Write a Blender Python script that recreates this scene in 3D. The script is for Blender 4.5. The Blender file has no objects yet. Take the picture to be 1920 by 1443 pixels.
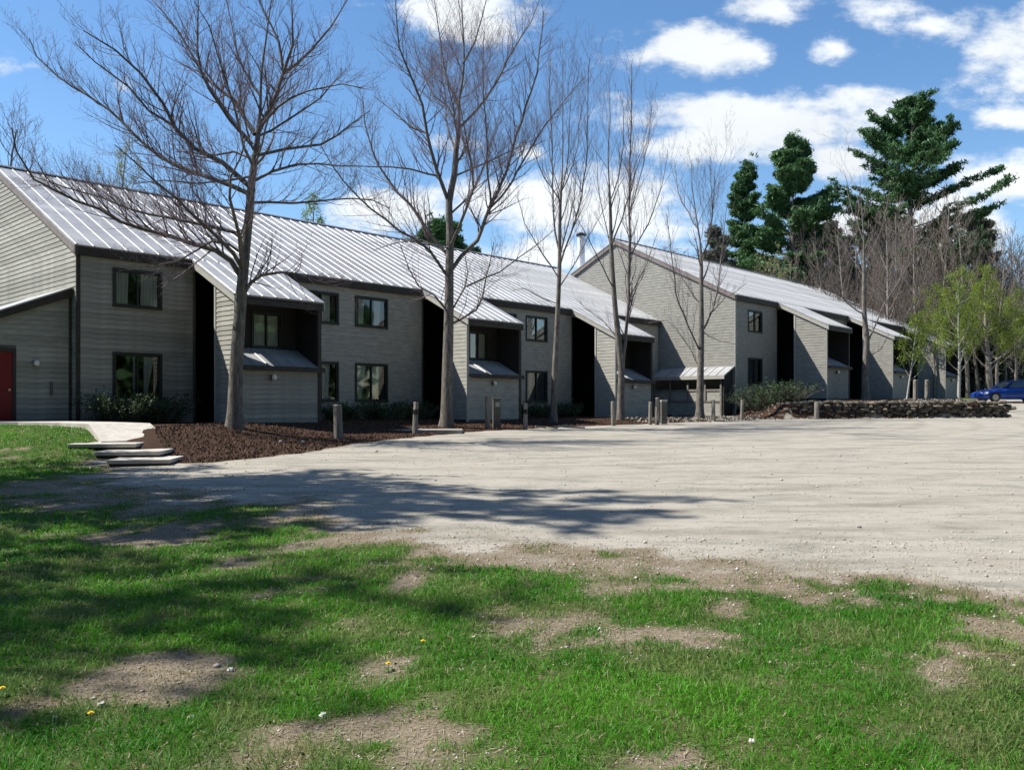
import bpy, math, random
import numpy as np
from mathutils import Vector, Matrix

R = math.radians
random.seed(7)
SC = bpy.context.scene
COL = SC.collection
F = 1600.0            # focal length in photo pixels (photo is 1920 wide)
EYE = 1.6
HZ = 760.0

# ------------------------------------------------------------------ camera
cam_d = bpy.data.cameras.new('camera')
cam_d.lens = 30.0; cam_d.sensor_width = 36.0
cam_d.shift_y = (HZ - 721.5) / 1920.0
cam_d.clip_start = 0.05; cam_d.clip_end = 3000
cam = bpy.data.objects.new('camera', cam_d); COL.objects.link(cam)
cam.location = (0, 0, EYE); cam.rotation_euler = (R(90), 0, 0)
SC.camera = cam

# ------------------------------------------------------------------ light
SUN_EL = 52.0
sd = Vector((0.9995 * math.cos(R(SUN_EL)), -0.032 * math.cos(R(SUN_EL)), -math.sin(R(SUN_EL)))).normalized()
sun_d = bpy.data.lights.new('sun', 'SUN'); sun_d.energy = 5.0; sun_d.angle = R(0.53); sun_d.color = (1.0, 0.955, 0.88)
sun = bpy.data.objects.new('sun', sun_d); COL.objects.link(sun)
sun.rotation_euler = sd.to_track_quat('-Z', 'Y').to_euler()
sun.location = (-20, 0, 40)
SC.view_settings.view_transform = 'Standard'; SC.view_settings.look = 'None'
SC.view_settings.exposure = 0.82; SC.view_settings.gamma = 1.0
SC.view_settings.use_curve_mapping = False
SKY_STRENGTH = 0.10

W = bpy.data.worlds.new('World'); SC.world = W; W.use_nodes = True
def build_world():
    nt = W.node_tree; nt.nodes.clear(); N = nt.nodes.new; L = nt.links.new
    out = N('ShaderNodeOutputWorld'); bg = N('ShaderNodeBackground'); bg.inputs[1].default_value = SKY_STRENGTH
    L(bg.outputs[0], out.inputs[0])
    sky = N('ShaderNodeTexSky'); sky.sky_type = 'NISHITA'; sky.sun_disc = False
    sky.sun_elevation = R(SUN_EL); sky.sun_rotation = R(272)
    sky.air_density = 1.0; sky.dust_density = 0.2; sky.ozone_density = 1.5; sky.altitude = 200
    hsv = N('ShaderNodeHueSaturation'); hsv.inputs['Saturation'].default_value = 1.2; hsv.inputs['Value'].default_value = 1.0
    L(sky.outputs[0], hsv.inputs['Color'])
    tc = N('ShaderNodeTexCoord'); sep = N('ShaderNodeSeparateXYZ'); L(tc.outputs['Generated'], sep.inputs[0])
    def M(op, a, b=None, c=None):
        n = N('ShaderNodeMath'); n.operation = op
        for i, v in enumerate((a, b, c)):
            if v is None: continue
            if isinstance(v, (int, float)): n.inputs[i].default_value = v
            else: L(v, n.inputs[i])
        return n.outputs[0]
    ys = M('MAXIMUM', sep.outputs[1], 0.05)
    ax = M('DIVIDE', sep.outputs[0], ys); el = M('DIVIDE', sep.outputs[2], ys)
    cb = N('ShaderNodeCombineXYZ'); L(ax, cb.inputs[0]); L(el, cb.inputs[1])
    # fbm displacement of the cloud outlines
    n1 = N('ShaderNodeTexNoise'); n1.inputs['Scale'].default_value = 9; n1.inputs['Detail'].default_value = 9; n1.inputs['Roughness'].default_value = 0.62
    mp = N('ShaderNodeMapping'); mp.inputs['Scale'].default_value = (1, 1.7, 1); L(cb.outputs[0], mp.inputs[0]); L(mp.outputs[0], n1.inputs['Vector'])
    n2 = N('ShaderNodeTexNoise'); n2.inputs['Scale'].default_value = 3.2; n2.inputs['Detail'].default_value = 5; L(mp.outputs[0], n2.inputs['Vector'])
    clouds = [(850,8,125,50,1.1),(905,50,70,30,.8),(1285,92,120,46,1.25),(1215,100,75,28,.9),(1430,222,240,40,1.2),(1540,196,120,32,1.0),(1330,262,150,40,1.05),
              (1585,303,75,26,.9),(1080,385,150,56,1.25),(770,395,120,36,.95),(930,372,80,36,.9),(830,275,42,17,.7),(1000,292,28,15,.7),(1180,372,66,46,.95),
              (1745,48,95,38,.8),(1700,20,90,22,.6),(1890,90,75,62,.85),(1440,18,85,18,.55),(1565,86,30,20,.6),(1890,224,56,18,.8),(1895,345,95,46,1.1),(1760,290,90,14,.35),
              (1740,420,170,60,1.1),(1590,420,80,30,.9),(1040,480,170,34,.9),(1860,410,80,30,.8),(235,164,26,16,.55),(45,124,30,9,.3),(700,10,70,20,.5),(1330,420,90,30,.4)]
    acc = None
    for (px, py, rx, ry, s) in clouds:
        v = N('ShaderNodeVectorMath'); v.operation = 'SUBTRACT'; L(cb.outputs[0], v.inputs[0])
        v.inputs[1].default_value = ((px - 960) / F, (HZ - py) / F, 0)
        w = N('ShaderNodeVectorMath'); w.operation = 'MULTIPLY'; L(v.outputs[0], w.inputs[0]); w.inputs[1].default_value = (F / rx, F / ry, 0)
        ln = N('ShaderNodeVectorMath'); ln.operation = 'LENGTH'; L(w.outputs[0], ln.inputs[0])
        m = M('MULTIPLY', M('SUBTRACT', 1.35, ln.outputs['Value']), s)
        acc = m if acc is None else M('SMOOTH_MAX', acc, m, 0.25)
    acc = M('MAXIMUM', acc, -0.9)
    noi = M('MULTIPLY', M('SUBTRACT', n1.outputs[0], 0.5), 4.4)
    noi2 = M('MULTIPLY', M('SUBTRACT', n2.outputs[0], 0.5), 1.0)
    dens = M('ADD', M('ADD', acc, noi), noi2)
    r1 = N('ShaderNodeMapRange'); r1.interpolation_type = 'SMOOTHSTEP'; L(dens, r1.inputs['Value'])
    r1.inputs['From Min'].default_value = -0.1; r1.inputs['From Max'].default_value = 0.95
    # the same kind of fair-weather clouds everywhere outside the part of the sky that the photograph shows
    zs = M('MAXIMUM', sep.outputs[2], 0.06)
    cb2 = N('ShaderNodeCombineXYZ'); L(M('DIVIDE', sep.outputs[0], zs), cb2.inputs[0]); L(M('DIVIDE', sep.outputs[1], zs), cb2.inputs[1])
    n3 = N('ShaderNodeTexNoise'); n3.inputs['Scale'].default_value = 1.1; n3.inputs['Detail'].default_value = 7; L(cb2.outputs[0], n3.inputs['Vector'])
    r2 = N('ShaderNodeMapRange'); r2.interpolation_type = 'SMOOTHSTEP'; L(n3.outputs[0], r2.inputs['Value'])
    r2.inputs['From Min'].default_value = 0.56; r2.inputs['From Max'].default_value = 0.72
    inx = M('SUBTRACT', 1.0, M('MULTIPLY', M('SUBTRACT', M('ABSOLUTE', ax), 0.62), 5.0))
    iny = M('SUBTRACT', 1.0, M('MULTIPLY', M('SUBTRACT', el, 0.5), 5.0))
    iny2 = M('MULTIPLY', M('SUBTRACT', sep.outputs[1], 0.2), 5.0)
    gate = M('MINIMUM', M('MINIMUM', inx, iny), iny2)
    gc = N('ShaderNodeClamp'); L(gate, gc.inputs[0])
    mixm = N('ShaderNodeMix'); mixm.data_type = 'FLOAT'; L(gc.outputs[0], mixm.inputs[0]); L(r2.outputs[0], mixm.inputs[2]); L(r1.outputs[0], mixm.inputs[3])
    cr = N('ShaderNodeMapRange'); L(n2.outputs[0], cr.inputs['Value'])
    cr.inputs['From Min'].default_value = 0.3; cr.inputs['From Max'].default_value = 0.7
    cr.inputs['To Min'].default_value = 0.54 / SKY_STRENGTH; cr.inputs['To Max'].default_value = 0.68 / SKY_STRENGTH
    cc = N('ShaderNodeVectorMath'); cc.operation = 'SCALE'; cc.inputs[0].default_value = (0.93, 0.97, 1.0); L(cr.outputs[0], cc.inputs['Scale'])
    mx = N('ShaderNodeMix'); mx.data_type = 'RGBA'; L(M('MULTIPLY', mixm.outputs[0], 0.96), mx.inputs[0]); L(hsv.outputs[0], mx.inputs[6]); L(cc.outputs[0], mx.inputs[7])
    L(mx.outputs[2], bg.inputs[0])
build_world()

# ------------------------------------------------------------------ materials
def new_mat(name):
    m = bpy.data.materials.new(name); m.use_nodes = True
    return m, m.node_tree, m.node_tree.nodes['Principled BSDF']
def mat(name, col, rough=0.8, metal=0.0, var=0.25, scale=6.0, stretch=(1,1,1), bump=0.0, bscale=40.0, objvar=0.0, spec=0.3, col2=None, coords='Object', trans=0.0, emit=None):
    m, nt, bs = new_mat(name); N = nt.nodes.new; L = nt.links.new
    tc = N('ShaderNodeTexCoord'); mp = N('ShaderNodeMapping'); L(tc.outputs[coords], mp.inputs[0]); mp.inputs['Scale'].default_value = stretch
    nz = N('ShaderNodeTexNoise'); nz.inputs['Scale'].default_value = scale; nz.inputs['Detail'].default_value = 6; nz.inputs['Roughness'].default_value = 0.65
    L(mp.outputs[0], nz.inputs['Vector'])
    rp = N('ShaderNodeValToRGB'); L(nz.outputs[0], rp.inputs[0])
    a = [c * (1 - var) for c in col]; b = [min(1, c * (1 + var)) for c in (col2 or col)]
    rp.color_ramp.elements[0].position = 0.32; rp.color_ramp.elements[0].color = (*a, 1)
    rp.color_ramp.elements[1].position = 0.68; rp.color_ramp.elements[1].color = (*b, 1)
    outc = rp.outputs[0]
    if objvar:
        oi = N('ShaderNodeObjectInfo'); mr = N('ShaderNodeMapRange'); L(oi.outputs['Random'], mr.inputs[0])
        mr.inputs['To Min'].default_value = 1 - objvar; mr.inputs['To Max'].default_value = 1 + objvar
        h = N('ShaderNodeVectorMath'); h.operation = 'SCALE'; L(outc, h.inputs[0]); L(mr.outputs[0], h.inputs['Scale']); outc = h.outputs[0]
    L(outc, bs.inputs['Base Color'])
    bs.inputs['Roughness'].default_value = rough; bs.inputs['Metallic'].default_value = metal
    bs.inputs['Specular IOR Level'].default_value = spec
    if bump:
        bz = N('ShaderNodeTexNoise'); bz.inputs['Scale'].default_value = bscale; bz.inputs['Detail'].default_value = 4; L(mp.outputs[0], bz.inputs['Vector'])
        bp = N('ShaderNodeBump'); bp.inputs['Strength'].default_value = bump; bp.inputs['Distance'].default_value = 0.02; L(bz.outputs[0], bp.inputs['Height']); L(bp.outputs[0], bs.inputs['Normal'])
    return m

MAT = {}
MAT['siding'] = mat('weathered_siding', (0.305, 0.297, 0.262), 0.85, var=0.20, scale=2.4, stretch=(1,1,3), objvar=0.15, bump=0.25, bscale=60)
MAT['sheath'] = mat('sheathing', (0.12, 0.11, 0.10), 0.9)
MAT['trim'] = mat('grey_trim', (0.36, 0.35, 0.31), 0.8, var=0.12)
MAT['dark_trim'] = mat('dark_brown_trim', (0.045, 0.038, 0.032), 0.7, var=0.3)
MAT['rake_trim'] = mat('rake_board', (0.20, 0.17, 0.155), 0.8, var=0.2)
MAT['win_frame'] = mat('window_frame_paint', (0.03, 0.034, 0.03), 0.5, var=0.2)
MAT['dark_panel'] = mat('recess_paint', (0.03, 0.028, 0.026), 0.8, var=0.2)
MAT['soffit'] = mat('soffit', (0.10, 0.085, 0.07), 0.85)
MAT['roof'] = mat('galvanised_roof', (0.275, 0.28, 0.285), 0.5, metal=0.12, var=0.16, scale=1.3, stretch=(1,1,1), objvar=0.10, spec=0.4, col2=(0.35, 0.35, 0.35))
MAT['roof_dark'] = mat('ridge_cap_metal', (0.20, 0.20, 0.21), 0.5, metal=0.3)
MAT['found'] = mat('concrete_footing', (0.10, 0.10, 0.095), 0.9)
MAT['door'] = mat('red_door_paint', (0.17, 0.006, 0.010), 0.45, var=0.12)
MAT['brass'] = mat('door_metal', (0.5, 0.46, 0.38), 0.3, metal=0.9, var=0.1)
MAT['lamp'] = mat('lamp_globe', (0.75, 0.73, 0.66), 0.3, var=0.05)
MAT['curtain'] = mat('curtain_cloth', (0.80, 0.80, 0.76), 0.9, var=0.08, scale=12, stretch=(1,1,0.1))
MAT['concrete'] = mat('pale_concrete', (0.42, 0.39, 0.345), 0.9, var=0.18, scale=5, bump=0.15)
MAT['bark'] = mat('grey_bark', (0.10, 0.09, 0.082), 0.95, var=0.45, scale=5, stretch=(3,3,0.7), bump=0.8, bscale=14, coords='Object', col2=(0.16,0.145,0.125))
MAT['bark_pale'] = mat('pale_bark', (0.22, 0.195, 0.17), 0.9, var=0.4, scale=6, stretch=(2,2,1), bump=0.4)
MAT['birch'] = mat('whitish_bark', (0.33, 0.33, 0.30), 0.8, var=0.35, scale=5, stretch=(1,1,4))
MAT['twig'] = mat('purplish_twig', (0.165, 0.125, 0.14), 0.9, var=0.25)
MAT['twig_tan'] = mat('tan_twig', (0.185, 0.15, 0.125), 0.9, var=0.3)
MAT['wood'] = mat('weathered_post', (0.20, 0.185, 0.16), 0.9, var=0.35, scale=4, stretch=(4,4,0.6), bump=0.5)
MAT['wood_end'] = mat('post_top', (0.26, 0.24, 0.20), 0.9, var=0.3)
MAT['metalbox'] = mat('utility_box_metal', (0.11, 0.105, 0.09), 0.6, var=0.2)
MAT['flue'] = mat('white_flue', (0.75, 0.76, 0.78), 0.4, metal=0.2, var=0.05)
MAT['stone'] = mat('field_stone', (0.06, 0.048, 0.036), 0.95, var=0.5, scale=5, objvar=0.5, bump=0.7, bscale=18, col2=(0.13,0.11,0.085))
MAT['pebble'] = mat('pebbles', (0.30, 0.27, 0.24), 0.9, var=0.5, scale=25, coords='Object', col2=(0.40,0.37,0.34))
MAT['white_stone'] = mat('pale_stone', (0.66, 0.64, 0.60), 0.8, var=0.15)
MAT['chips'] = mat('mulch_chips', (0.045, 0.026, 0.018), 0.95, var=0.5, scale=22, coords='Object', col2=(0.12,0.07,0.045))
MAT['dirt_core'] = mat('dark_soil', (0.05, 0.042, 0.035), 0.95, var=0.4)
MAT['car'] = mat('blue_car_paint', (0.012, 0.055, 0.30), 0.22, metal=0.3, var=0.03, spec=0.6)
MAT['rubber'] = mat('tyre_rubber', (0.02, 0.02, 0.02), 0.85, var=0.1)
MAT['rim'] = mat('wheel_rim', (0.5, 0.5, 0.52), 0.3, metal=0.8, var=0.05)
MAT['headlight'] = mat('headlight_lens', (0.6, 0.65, 0.7), 0.1, var=0.05, spec=0.8)
MAT['black'] = mat('black_plastic', (0.015, 0.015, 0.016), 0.5, var=0.1)
MAT['petal'] = mat('yellow_petal', (0.75, 0.55, 0.01), 0.7, var=0.15)
MAT['weed'] = mat('broad_leaf', (0.06, 0.13, 0.03), 0.7, var=0.3)

def leaf_mat(name, c1, c2, scale=0.6, trans=0.3, fine=30):
    m, nt, bs = new_mat(name); N = nt.nodes.new; L = nt.links.new
    tc = N('ShaderNodeTexCoord')
    a = N('ShaderNodeTexNoise'); a.inputs['Scale'].default_value = scale; a.inputs['Detail'].default_value = 3; L(tc.outputs['Object'], a.inputs['Vector'])
    b = N('ShaderNodeTexNoise'); b.inputs['Scale'].default_value = fine; b.inputs['Detail'].default_value = 1; L(tc.outputs['Object'], b.inputs['Vector'])
    mx = N('ShaderNodeMath'); mx.operation = 'ADD'; L(a.outputs[0], mx.inputs[0]); L(b.outputs[0], mx.inputs[1])
    rp = N('ShaderNodeValToRGB'); md = N('ShaderNodeMath'); md.operation = 'MULTIPLY'; md.inputs[1].default_value = 0.5; L(mx.outputs[0], md.inputs[0]); L(md.outputs[0], rp.inputs[0])
    rp.color_ramp.elements[0].position = 0.36; rp.color_ramp.elements[0].color = (*c1, 1)
    rp.color_ramp.elements[1].position = 0.64; rp.color_ramp.elements[1].color = (*c2, 1)
    L(rp.outputs[0], bs.inputs['Base Color']); bs.inputs['Roughness'].default_value = 0.6; bs.inputs['Specular IOR Level'].default_value = 0.25
    if trans:
        tr = N('ShaderNodeBsdfTranslucent'); L(rp.outputs[0], tr.inputs[0]); ms = N('ShaderNodeMixShader'); ms.inputs[0].default_value = trans
        L(bs.outputs[0], ms.inputs[1]); L(tr.outputs[0], ms.inputs[2]); L(ms.outputs[0], nt.nodes['Material Output'].inputs[0])
    return m
MAT['needle'] = leaf_mat('pine_needles', (0.034, 0.085, 0.034), (0.085, 0.175, 0.06), 0.35, 0.15, 3)
MAT['needle_grey'] = leaf_mat('greyish_needles', (0.05, 0.065, 0.045), (0.10, 0.11, 0.075), 0.35, 0.15, 3)
MAT['leaf_yg'] = leaf_mat('young_leaves', (0.10, 0.16, 0.02), (0.25, 0.32, 0.045), 0.8, 0.45, 4)
MAT['leaf_pale'] = leaf_mat('budding_leaves', (0.16, 0.18, 0.07), (0.28, 0.30, 0.12), 0.8, 0.4, 4)
MAT['juniper'] = leaf_mat('juniper_needles', (0.02, 0.042, 0.016), (0.05, 0.085, 0.028), 2, 0.15, 8)

def grass_mat():
    m, nt, bs = new_mat('grass_blades'); N = nt.nodes.new; L = nt.links.new
    at = N('ShaderNodeAttribute'); at.attribute_name = 'tint'
    L(at.outputs['Color'], bs.inputs['Base Color']); bs.inputs['Roughness'].default_value = 0.5; bs.inputs['Specular IOR Level'].default_value = 0.25
    tr = N('ShaderNodeBsdfTranslucent'); L(at.outputs['Color'], tr.inputs[0]); ms = N('ShaderNodeMixShader'); ms.inputs[0].default_value = 0.4
    L(bs.outputs[0], ms.inputs[1]); L(tr.outputs[0], ms.inputs[2]); L(ms.outputs[0], nt.nodes['Material Output'].inputs[0])
    return m
MAT['grass'] = grass_mat()

def glass_mat():
    m, nt, bs = new_mat('window_glass'); N = nt.nodes.new; L = nt.links.new
    nt.nodes.remove(bs)
    t = N('ShaderNodeBsdfTransparent'); t.inputs[0].default_value = (0.78, 0.80, 0.80, 1)
    g = N('ShaderNodeBsdfGlossy'); g.inputs['Roughness'].default_value = 0.03
    lw = N('ShaderNodeLayerWeight'); lw.inputs[0].default_value = 0.25
    mr = N('ShaderNodeMapRange'); L(lw.outputs['Fresnel'], mr.inputs[0]); mr.inputs['To Min'].default_value = 0.05; mr.inputs['To Max'].default_value = 0.8
    ms = N('ShaderNodeMixShader'); L(mr.outputs[0], ms.inputs[0]); L(t.outputs[0], ms.inputs[1]); L(g.outputs[0], ms.inputs[2]); L(ms.outputs[0], nt.nodes['Material Output'].inputs[0])
    return m
MAT['glass'] = glass_mat()

def ground_mat():
    m, nt, bs = new_mat('ground_cover'); N = nt.nodes.new; L = nt.links.new
    tc = N('ShaderNodeTexCoord'); at = N('ShaderNodeAttribute'); at.attribute_name = 'mask'
    sp = N('ShaderNodeSeparateColor'); L(at.outputs['Color'], sp.inputs[0])
    def noise(scale, det=5, stretch=(1,1,1), rough=0.6):
        mp = N('ShaderNodeMapping'); mp.inputs['Scale'].default_value = stretch; L(tc.outputs['Object'], mp.inputs[0])
        n = N('ShaderNodeTexNoise'); n.inputs['Scale'].default_value = scale; n.inputs['Detail'].default_value = det; n.inputs['Roughness'].default_value = rough
        L(mp.outputs[0], n.inputs['Vector']); return n.outputs[0]
    def ramp(v, stops):
        r = N('ShaderNodeValToRGB'); L(v, r.inputs[0]); e = r.color_ramp.elements
        while len(e) < len(stops): e.new(0.5)
        for i, (p, c) in enumerate(stops): e[i].position = p; e[i].color = (*c, 1)
        return r.outputs[0]
    def mix(f, a, b, mode='MIX'):
        x = N('ShaderNodeMix'); x.data_type = 'RGBA'; x.blend_type = mode
        if isinstance(f, float): x.inputs[0].default_value = f
        else: L(f, x.inputs[0])
        L(a, x.inputs[6]); L(b, x.inputs[7]); return x.outputs[2]
    def edge(w, n, gain=0.9, lo=0.4, hi=0.6):
        a = N('ShaderNodeMath'); a.operation = 'MULTIPLY_ADD'; L(n, a.inputs[0]); a.inputs[1].default_value = gain; a.inputs[2].default_value = -gain / 2
        b = N('ShaderNodeMath'); L(a.outputs[0], b.inputs[0]); L(w, b.inputs[1])
        r = N('ShaderNodeMapRange'); r.interpolation_type = 'SMOOTHSTEP'; L(b.outputs[0], r.inputs[0]); r.inputs['From Min'].default_value = lo; r.inputs['From Max'].default_value = hi
        return r.outputs[0]
    big = noise(0.5); med = noise(3.5, 6); fine = noise(45, 4, rough=0.75); vfine = noise(160, 3)
    soil = ramp(fine, [(0.3, (0.11, 0.086, 0.062)), (0.5, (0.205, 0.168, 0.122)), (0.72, (0.31, 0.265, 0.205))])
    soil = mix(0.5, soil, ramp(med, [(0.3, (0.6, 0.55, 0.5)), (0.7, (1.0, 1.0, 1.0))]), 'MULTIPLY')
    # gravel: pale crushed stone with darker drifts and wheel-worn streaks
    gr = ramp(fine, [(0.25, (0.265, 0.244, 0.21)), (0.5, (0.33, 0.307, 0.266)), (0.75, (0.385, 0.36, 0.315))])
    st = noise(0.55, 6, (1, 3.4, 1), 0.62)
    gr = mix(0.75, gr, ramp(st, [(0.36, (0.66, 0.67, 0.64)), (0.52, (1, 0.99, 0.97)), (0.72, (1.03, 1.0, 0.97))]), 'MULTIPLY')
    st2 = noise(2.6, 5, (1, 3.0, 1), 0.7)
    gr = mix(0.8, gr, ramp(st2, [(0.36, (0.74, 0.74, 0.71)), (0.52, (1.0, 1.0, 1.0))]), 'MULTIPLY')
    wv = N('ShaderNodeTexWave'); wv.wave_type = 'RINGS'; wv.rings_direction = 'Z'; mpw = N('ShaderNodeMapping'); mpw.inputs['Location'].default_value = (4, -46, 0); L(tc.outputs['Object'], mpw.inputs[0]); L(mpw.outputs[0], wv.inputs['Vector'])
    wv.inputs['Scale'].default_value = 0.16; wv.inputs['Distortion'].default_value = 5; wv.inputs['Detail'].default_value = 4; wv.inputs['Detail Scale'].default_value = 0.6
    gr = mix(0.6, gr, ramp(wv.outputs['Fac'], [(0.0, (0.82, 0.81, 0.79)), (0.22, (1, 1, 1))]), 'MULTIPLY')
    mul = ramp(fine, [(0.3, (0.022, 0.012, 0.008)), (0.55, (0.052, 0.030, 0.020)), (0.75, (0.11, 0.065, 0.045))])
    gs = ramp(med, [(0.3, (0.03, 0.06, 0.01)), (0.5, (0.05, 0.09, 0.015)), (0.7, (0.11, 0.10, 0.05))])
    gs = mix(0.5, gs, ramp(vfine, [(0.3, (0.3, 0.35, 0.3)), (0.6, (1, 1, 1))]), 'MULTIPLY')
    c = soil
    c = mix(edge(sp.outputs[0], mix(0.5, med, fine), 1.5, 0.15, 0.85), c, gs)
    c = mix(edge(sp.outputs[1], mix(0.5, med, big), 0.8, 0.3, 0.7), c, gr)
    c = mix(edge(sp.outputs[2], mix(0.5, med, fine), 0.5), c, mul)
    L(c, bs.inputs['Base Color']); bs.inputs['Roughness'].default_value = 0.95; bs.inputs['Specular IOR Level'].default_value = 0.1
    bp = N('ShaderNodeBump'); bp.inputs['Strength'].default_value = 0.7; bp.inputs['Distance'].default_value = 0.03
    L(mix(0.4, fine, med), bp.inputs['Height']); L(bp.outputs[0], bs.inputs['Normal'])
    return m
MAT['ground'] = ground_mat()

# ------------------------------------------------------------------ helpers
def link(name, me, parent=None, m=None, loc=None):
    o = bpy.data.objects.new(name, me); COL.objects.link(o)
    if parent: o.parent = parent
    if m and me and not me.materials: me.materials.append(m)
    if loc: o.location = loc
    return o
def tag(o, label=None, cat=None, group=None, kind=None):
    if label: o['label'] = label
    if cat: o['category'] = cat
    if group: o['group'] = group
    if kind: o['kind'] = kind
    return o
def empty(name, loc=(0,0,0), rz=0.0, label=None, cat=None, group=None):
    o = bpy.data.objects.new(name, None); COL.objects.link(o); o.location = loc; o.rotation_euler = (0, 0, rz); o.empty_display_size = 0.3
    return tag(o, label, cat, group)
class MB:
    def __init__(s): s.v = []; s.f = []
    def add(s, vs, fs):
        b = len(s.v); s.v += [tuple(v) for v in vs]; s.f += [tuple(i + b for i in f) for f in fs]; return s
    def box(s, x0, x1, y0, y1, z0, z1):
        return s.add([(x0,y0,z0),(x1,y0,z0),(x1,y1,z0),(x0,y1,z0),(x0,y0,z1),(x1,y0,z1),(x1,y1,z1),(x0,y1,z1)],
                     [(0,3,2,1),(4,5,6,7),(0,1,5,4),(1,2,6,5),(2,3,7,6),(3,0,4,7)])
    def hexa(s, p):   # 8 points, bottom ring then top ring
        return s.add(p, [(0,3,2,1),(4,5,6,7),(0,1,5,4),(1,2,6,5),(2,3,7,6),(3,0,4,7)])
    def prism(s, poly, axis, a, b):   # polygon in the other two axes extruded a..b
        def P(u, v, w):
            return {'x': (w, u, v), 'y': (u, w, v), 'z': (u, v, w)}[axis]
        n = len(poly); vs = [P(u, v, a) for u, v in poly] + [P(u, v, b) for u, v in poly]
        fs = [tuple(range(n))[::-1], tuple(range(n, 2*n))] + [(i, (i+1) % n, n + (i+1) % n, n + i) for i in range(n)]
        return s.add(vs, fs)
    def cyl(s, c, r0, r1, h, n=16, axis='z', cap=True):
        vs = []
        for k, (r, hh) in enumerate(((r0, 0), (r1, h))):
            for i in range(n):
                a = 2*math.pi*i/n; u, v = r*math.cos(a), r*math.sin(a)
                p = {'z': (u, v, hh), 'y': (u, hh, v), 'x': (hh, u, v)}[axis]
                vs.append((c[0]+p[0], c[1]+p[1], c[2]+p[2]))
        fs = [(i, (i+1) % n, n+(i+1) % n, n+i) for i in range(n)]
        if cap: fs += [tuple(range(n))[::-1], tuple(range(n, 2*n))]
        return s.add(vs, fs)
    def mesh(s, name):
        me = bpy.data.meshes.new(name); me.from_pydata(s.v, [], s.f)
        import bmesh
        bm = bmesh.new(); bm.from_mesh(me); bmesh.ops.recalc_face_normals(bm, faces=bm.faces); bm.to_mesh(me); bm.free()
        return me
    def build(s, name, m, parent=None, loc=None, bevel=0):
        o = link(name, s.mesh(name), parent, m, loc)
        if bevel:
            b = o.modifiers.new('bevel', 'BEVEL'); b.width = bevel; b.segments = 2
        return o
def np_mesh(name, V, Fq, smooth=False):
    """V (n,3), Fq (m,k) all faces with k corners"""
    me = bpy.data.meshes.new(name); V = np.ascontiguousarray(V, dtype=np.float32); Fq = np.ascontiguousarray(Fq, dtype=np.int32)
    m, k = Fq.shape
    me.vertices.add(len(V)); me.vertices.foreach_set('co', V.ravel())
    me.loops.add(m * k); me.loops.foreach_set('vertex_index', Fq.ravel())
    me.polygons.add(m); me.polygons.foreach_set('loop_start', np.arange(0, m*k, k, dtype=np.int32))
    try: me.polygons.foreach_set('loop_total', np.full(m, k, dtype=np.int32))
    except Exception: pass
    if smooth: me.polygons.foreach_set('use_smooth', np.ones(m, dtype=bool))
    me.update(calc_edges=True); me.validate()
    return me
_seed = np.random.RandomState(11)
_lat = _seed.rand(256, 256)
def vnoise(x, y, scale=1.0, ox=0.0):
    x = np.asarray(x, float) * scale + 37.3 + ox; y = np.asarray(y, float) * scale + 11.7 + ox * 1.7
    xi = np.floor(x).astype(int); yi = np.floor(y).astype(int); fx = x - xi; fy = y - yi
    fx = fx*fx*(3-2*fx); fy = fy*fy*(3-2*fy); g = lambda i, j: _lat[i % 256, j % 256]
    return (g(xi,yi)*(1-fx)+g(xi+1,yi)*fx)*(1-fy)+(g(xi,yi+1)*(1-fx)+g(xi+1,yi+1)*fx)*fy
def fbm(x, y, scale=1.0, o=4):
    t = 0; a = 0.5; s = 0
    for k in range(o): t = t + a*vnoise(x, y, scale*2**k, k*13.1); s += a; a *= 0.55
    return t / s
def sstep(a, b, x):
    t = np.clip((np.asarray(x, float) - a) / (b - a), 0, 1); return t*t*(3-2*t)
def poly_sd(x, y, P):
    """signed distance, positive inside"""
    x = np.asarray(x, float); y = np.asarray(y, float); d = np.full(x.shape, 1e9); ins = np.zeros(x.shape, bool); n = len(P)
    for i in range(n):
        ax_, ay_ = P[i]; bx, by = P[(i+1) % n]; ex, ey = bx-ax_, by-ay_
        t = np.clip(((x-ax_)*ex+(y-ay_)*ey)/(ex*ex+ey*ey+1e-12), 0, 1)
        d = np.minimum(d, np.hypot(x-ax_-t*ex, y-ay_-t*ey))
        c = ((ay_ > y) != (by > y)) & (x < (bx-ax_)*(y-ay_)/((by-ay_) if by != ay_ else 1e-12)+ax_); ins ^= c
    return np.where(ins, d, -d)

# ------------------------------------------------------------------ terrain
FRONT = [(-7.1,17.2),(-6.3,17.95),(-5.0,20),(-4.5,22.7),(-4.0,24.3),(-2.8,26.8),(-1.2,29.5),(0.7,31.7),(5.2,35.4),(10.6,39.2),(13.0,40.4),(24.4,42.3)]
MULCH = FRONT + [(25.0,46),(27,58),(20,80),(-20,50),(-22,30),(-14.4,23.6),(-11.6,22.3),(-9.2,19.6),(-8.0,18.2)]
BANK = [(-60,18.6),(-14,17.6),(-11.0,16.6),(-9.0,16.7)] + FRONT + [(25.0,46),(28,60),(45,90),(-60,90)]
GRAVEL = [(-6.3,15.7),(-5.6,13.6),(-4.2,12.2),(-2.65,11.76),(-1.75,10.9),(-0.6,9.1),(0.22,8.9),(1.25,8.3),(2.25,8.2),(3.1,7.7),(4.2,7.2),(10,5.6),(30,2.0),(70,2.0),(70,66),(38,66),(29,52),(25.2,44)] + FRONT[::-1]
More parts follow.
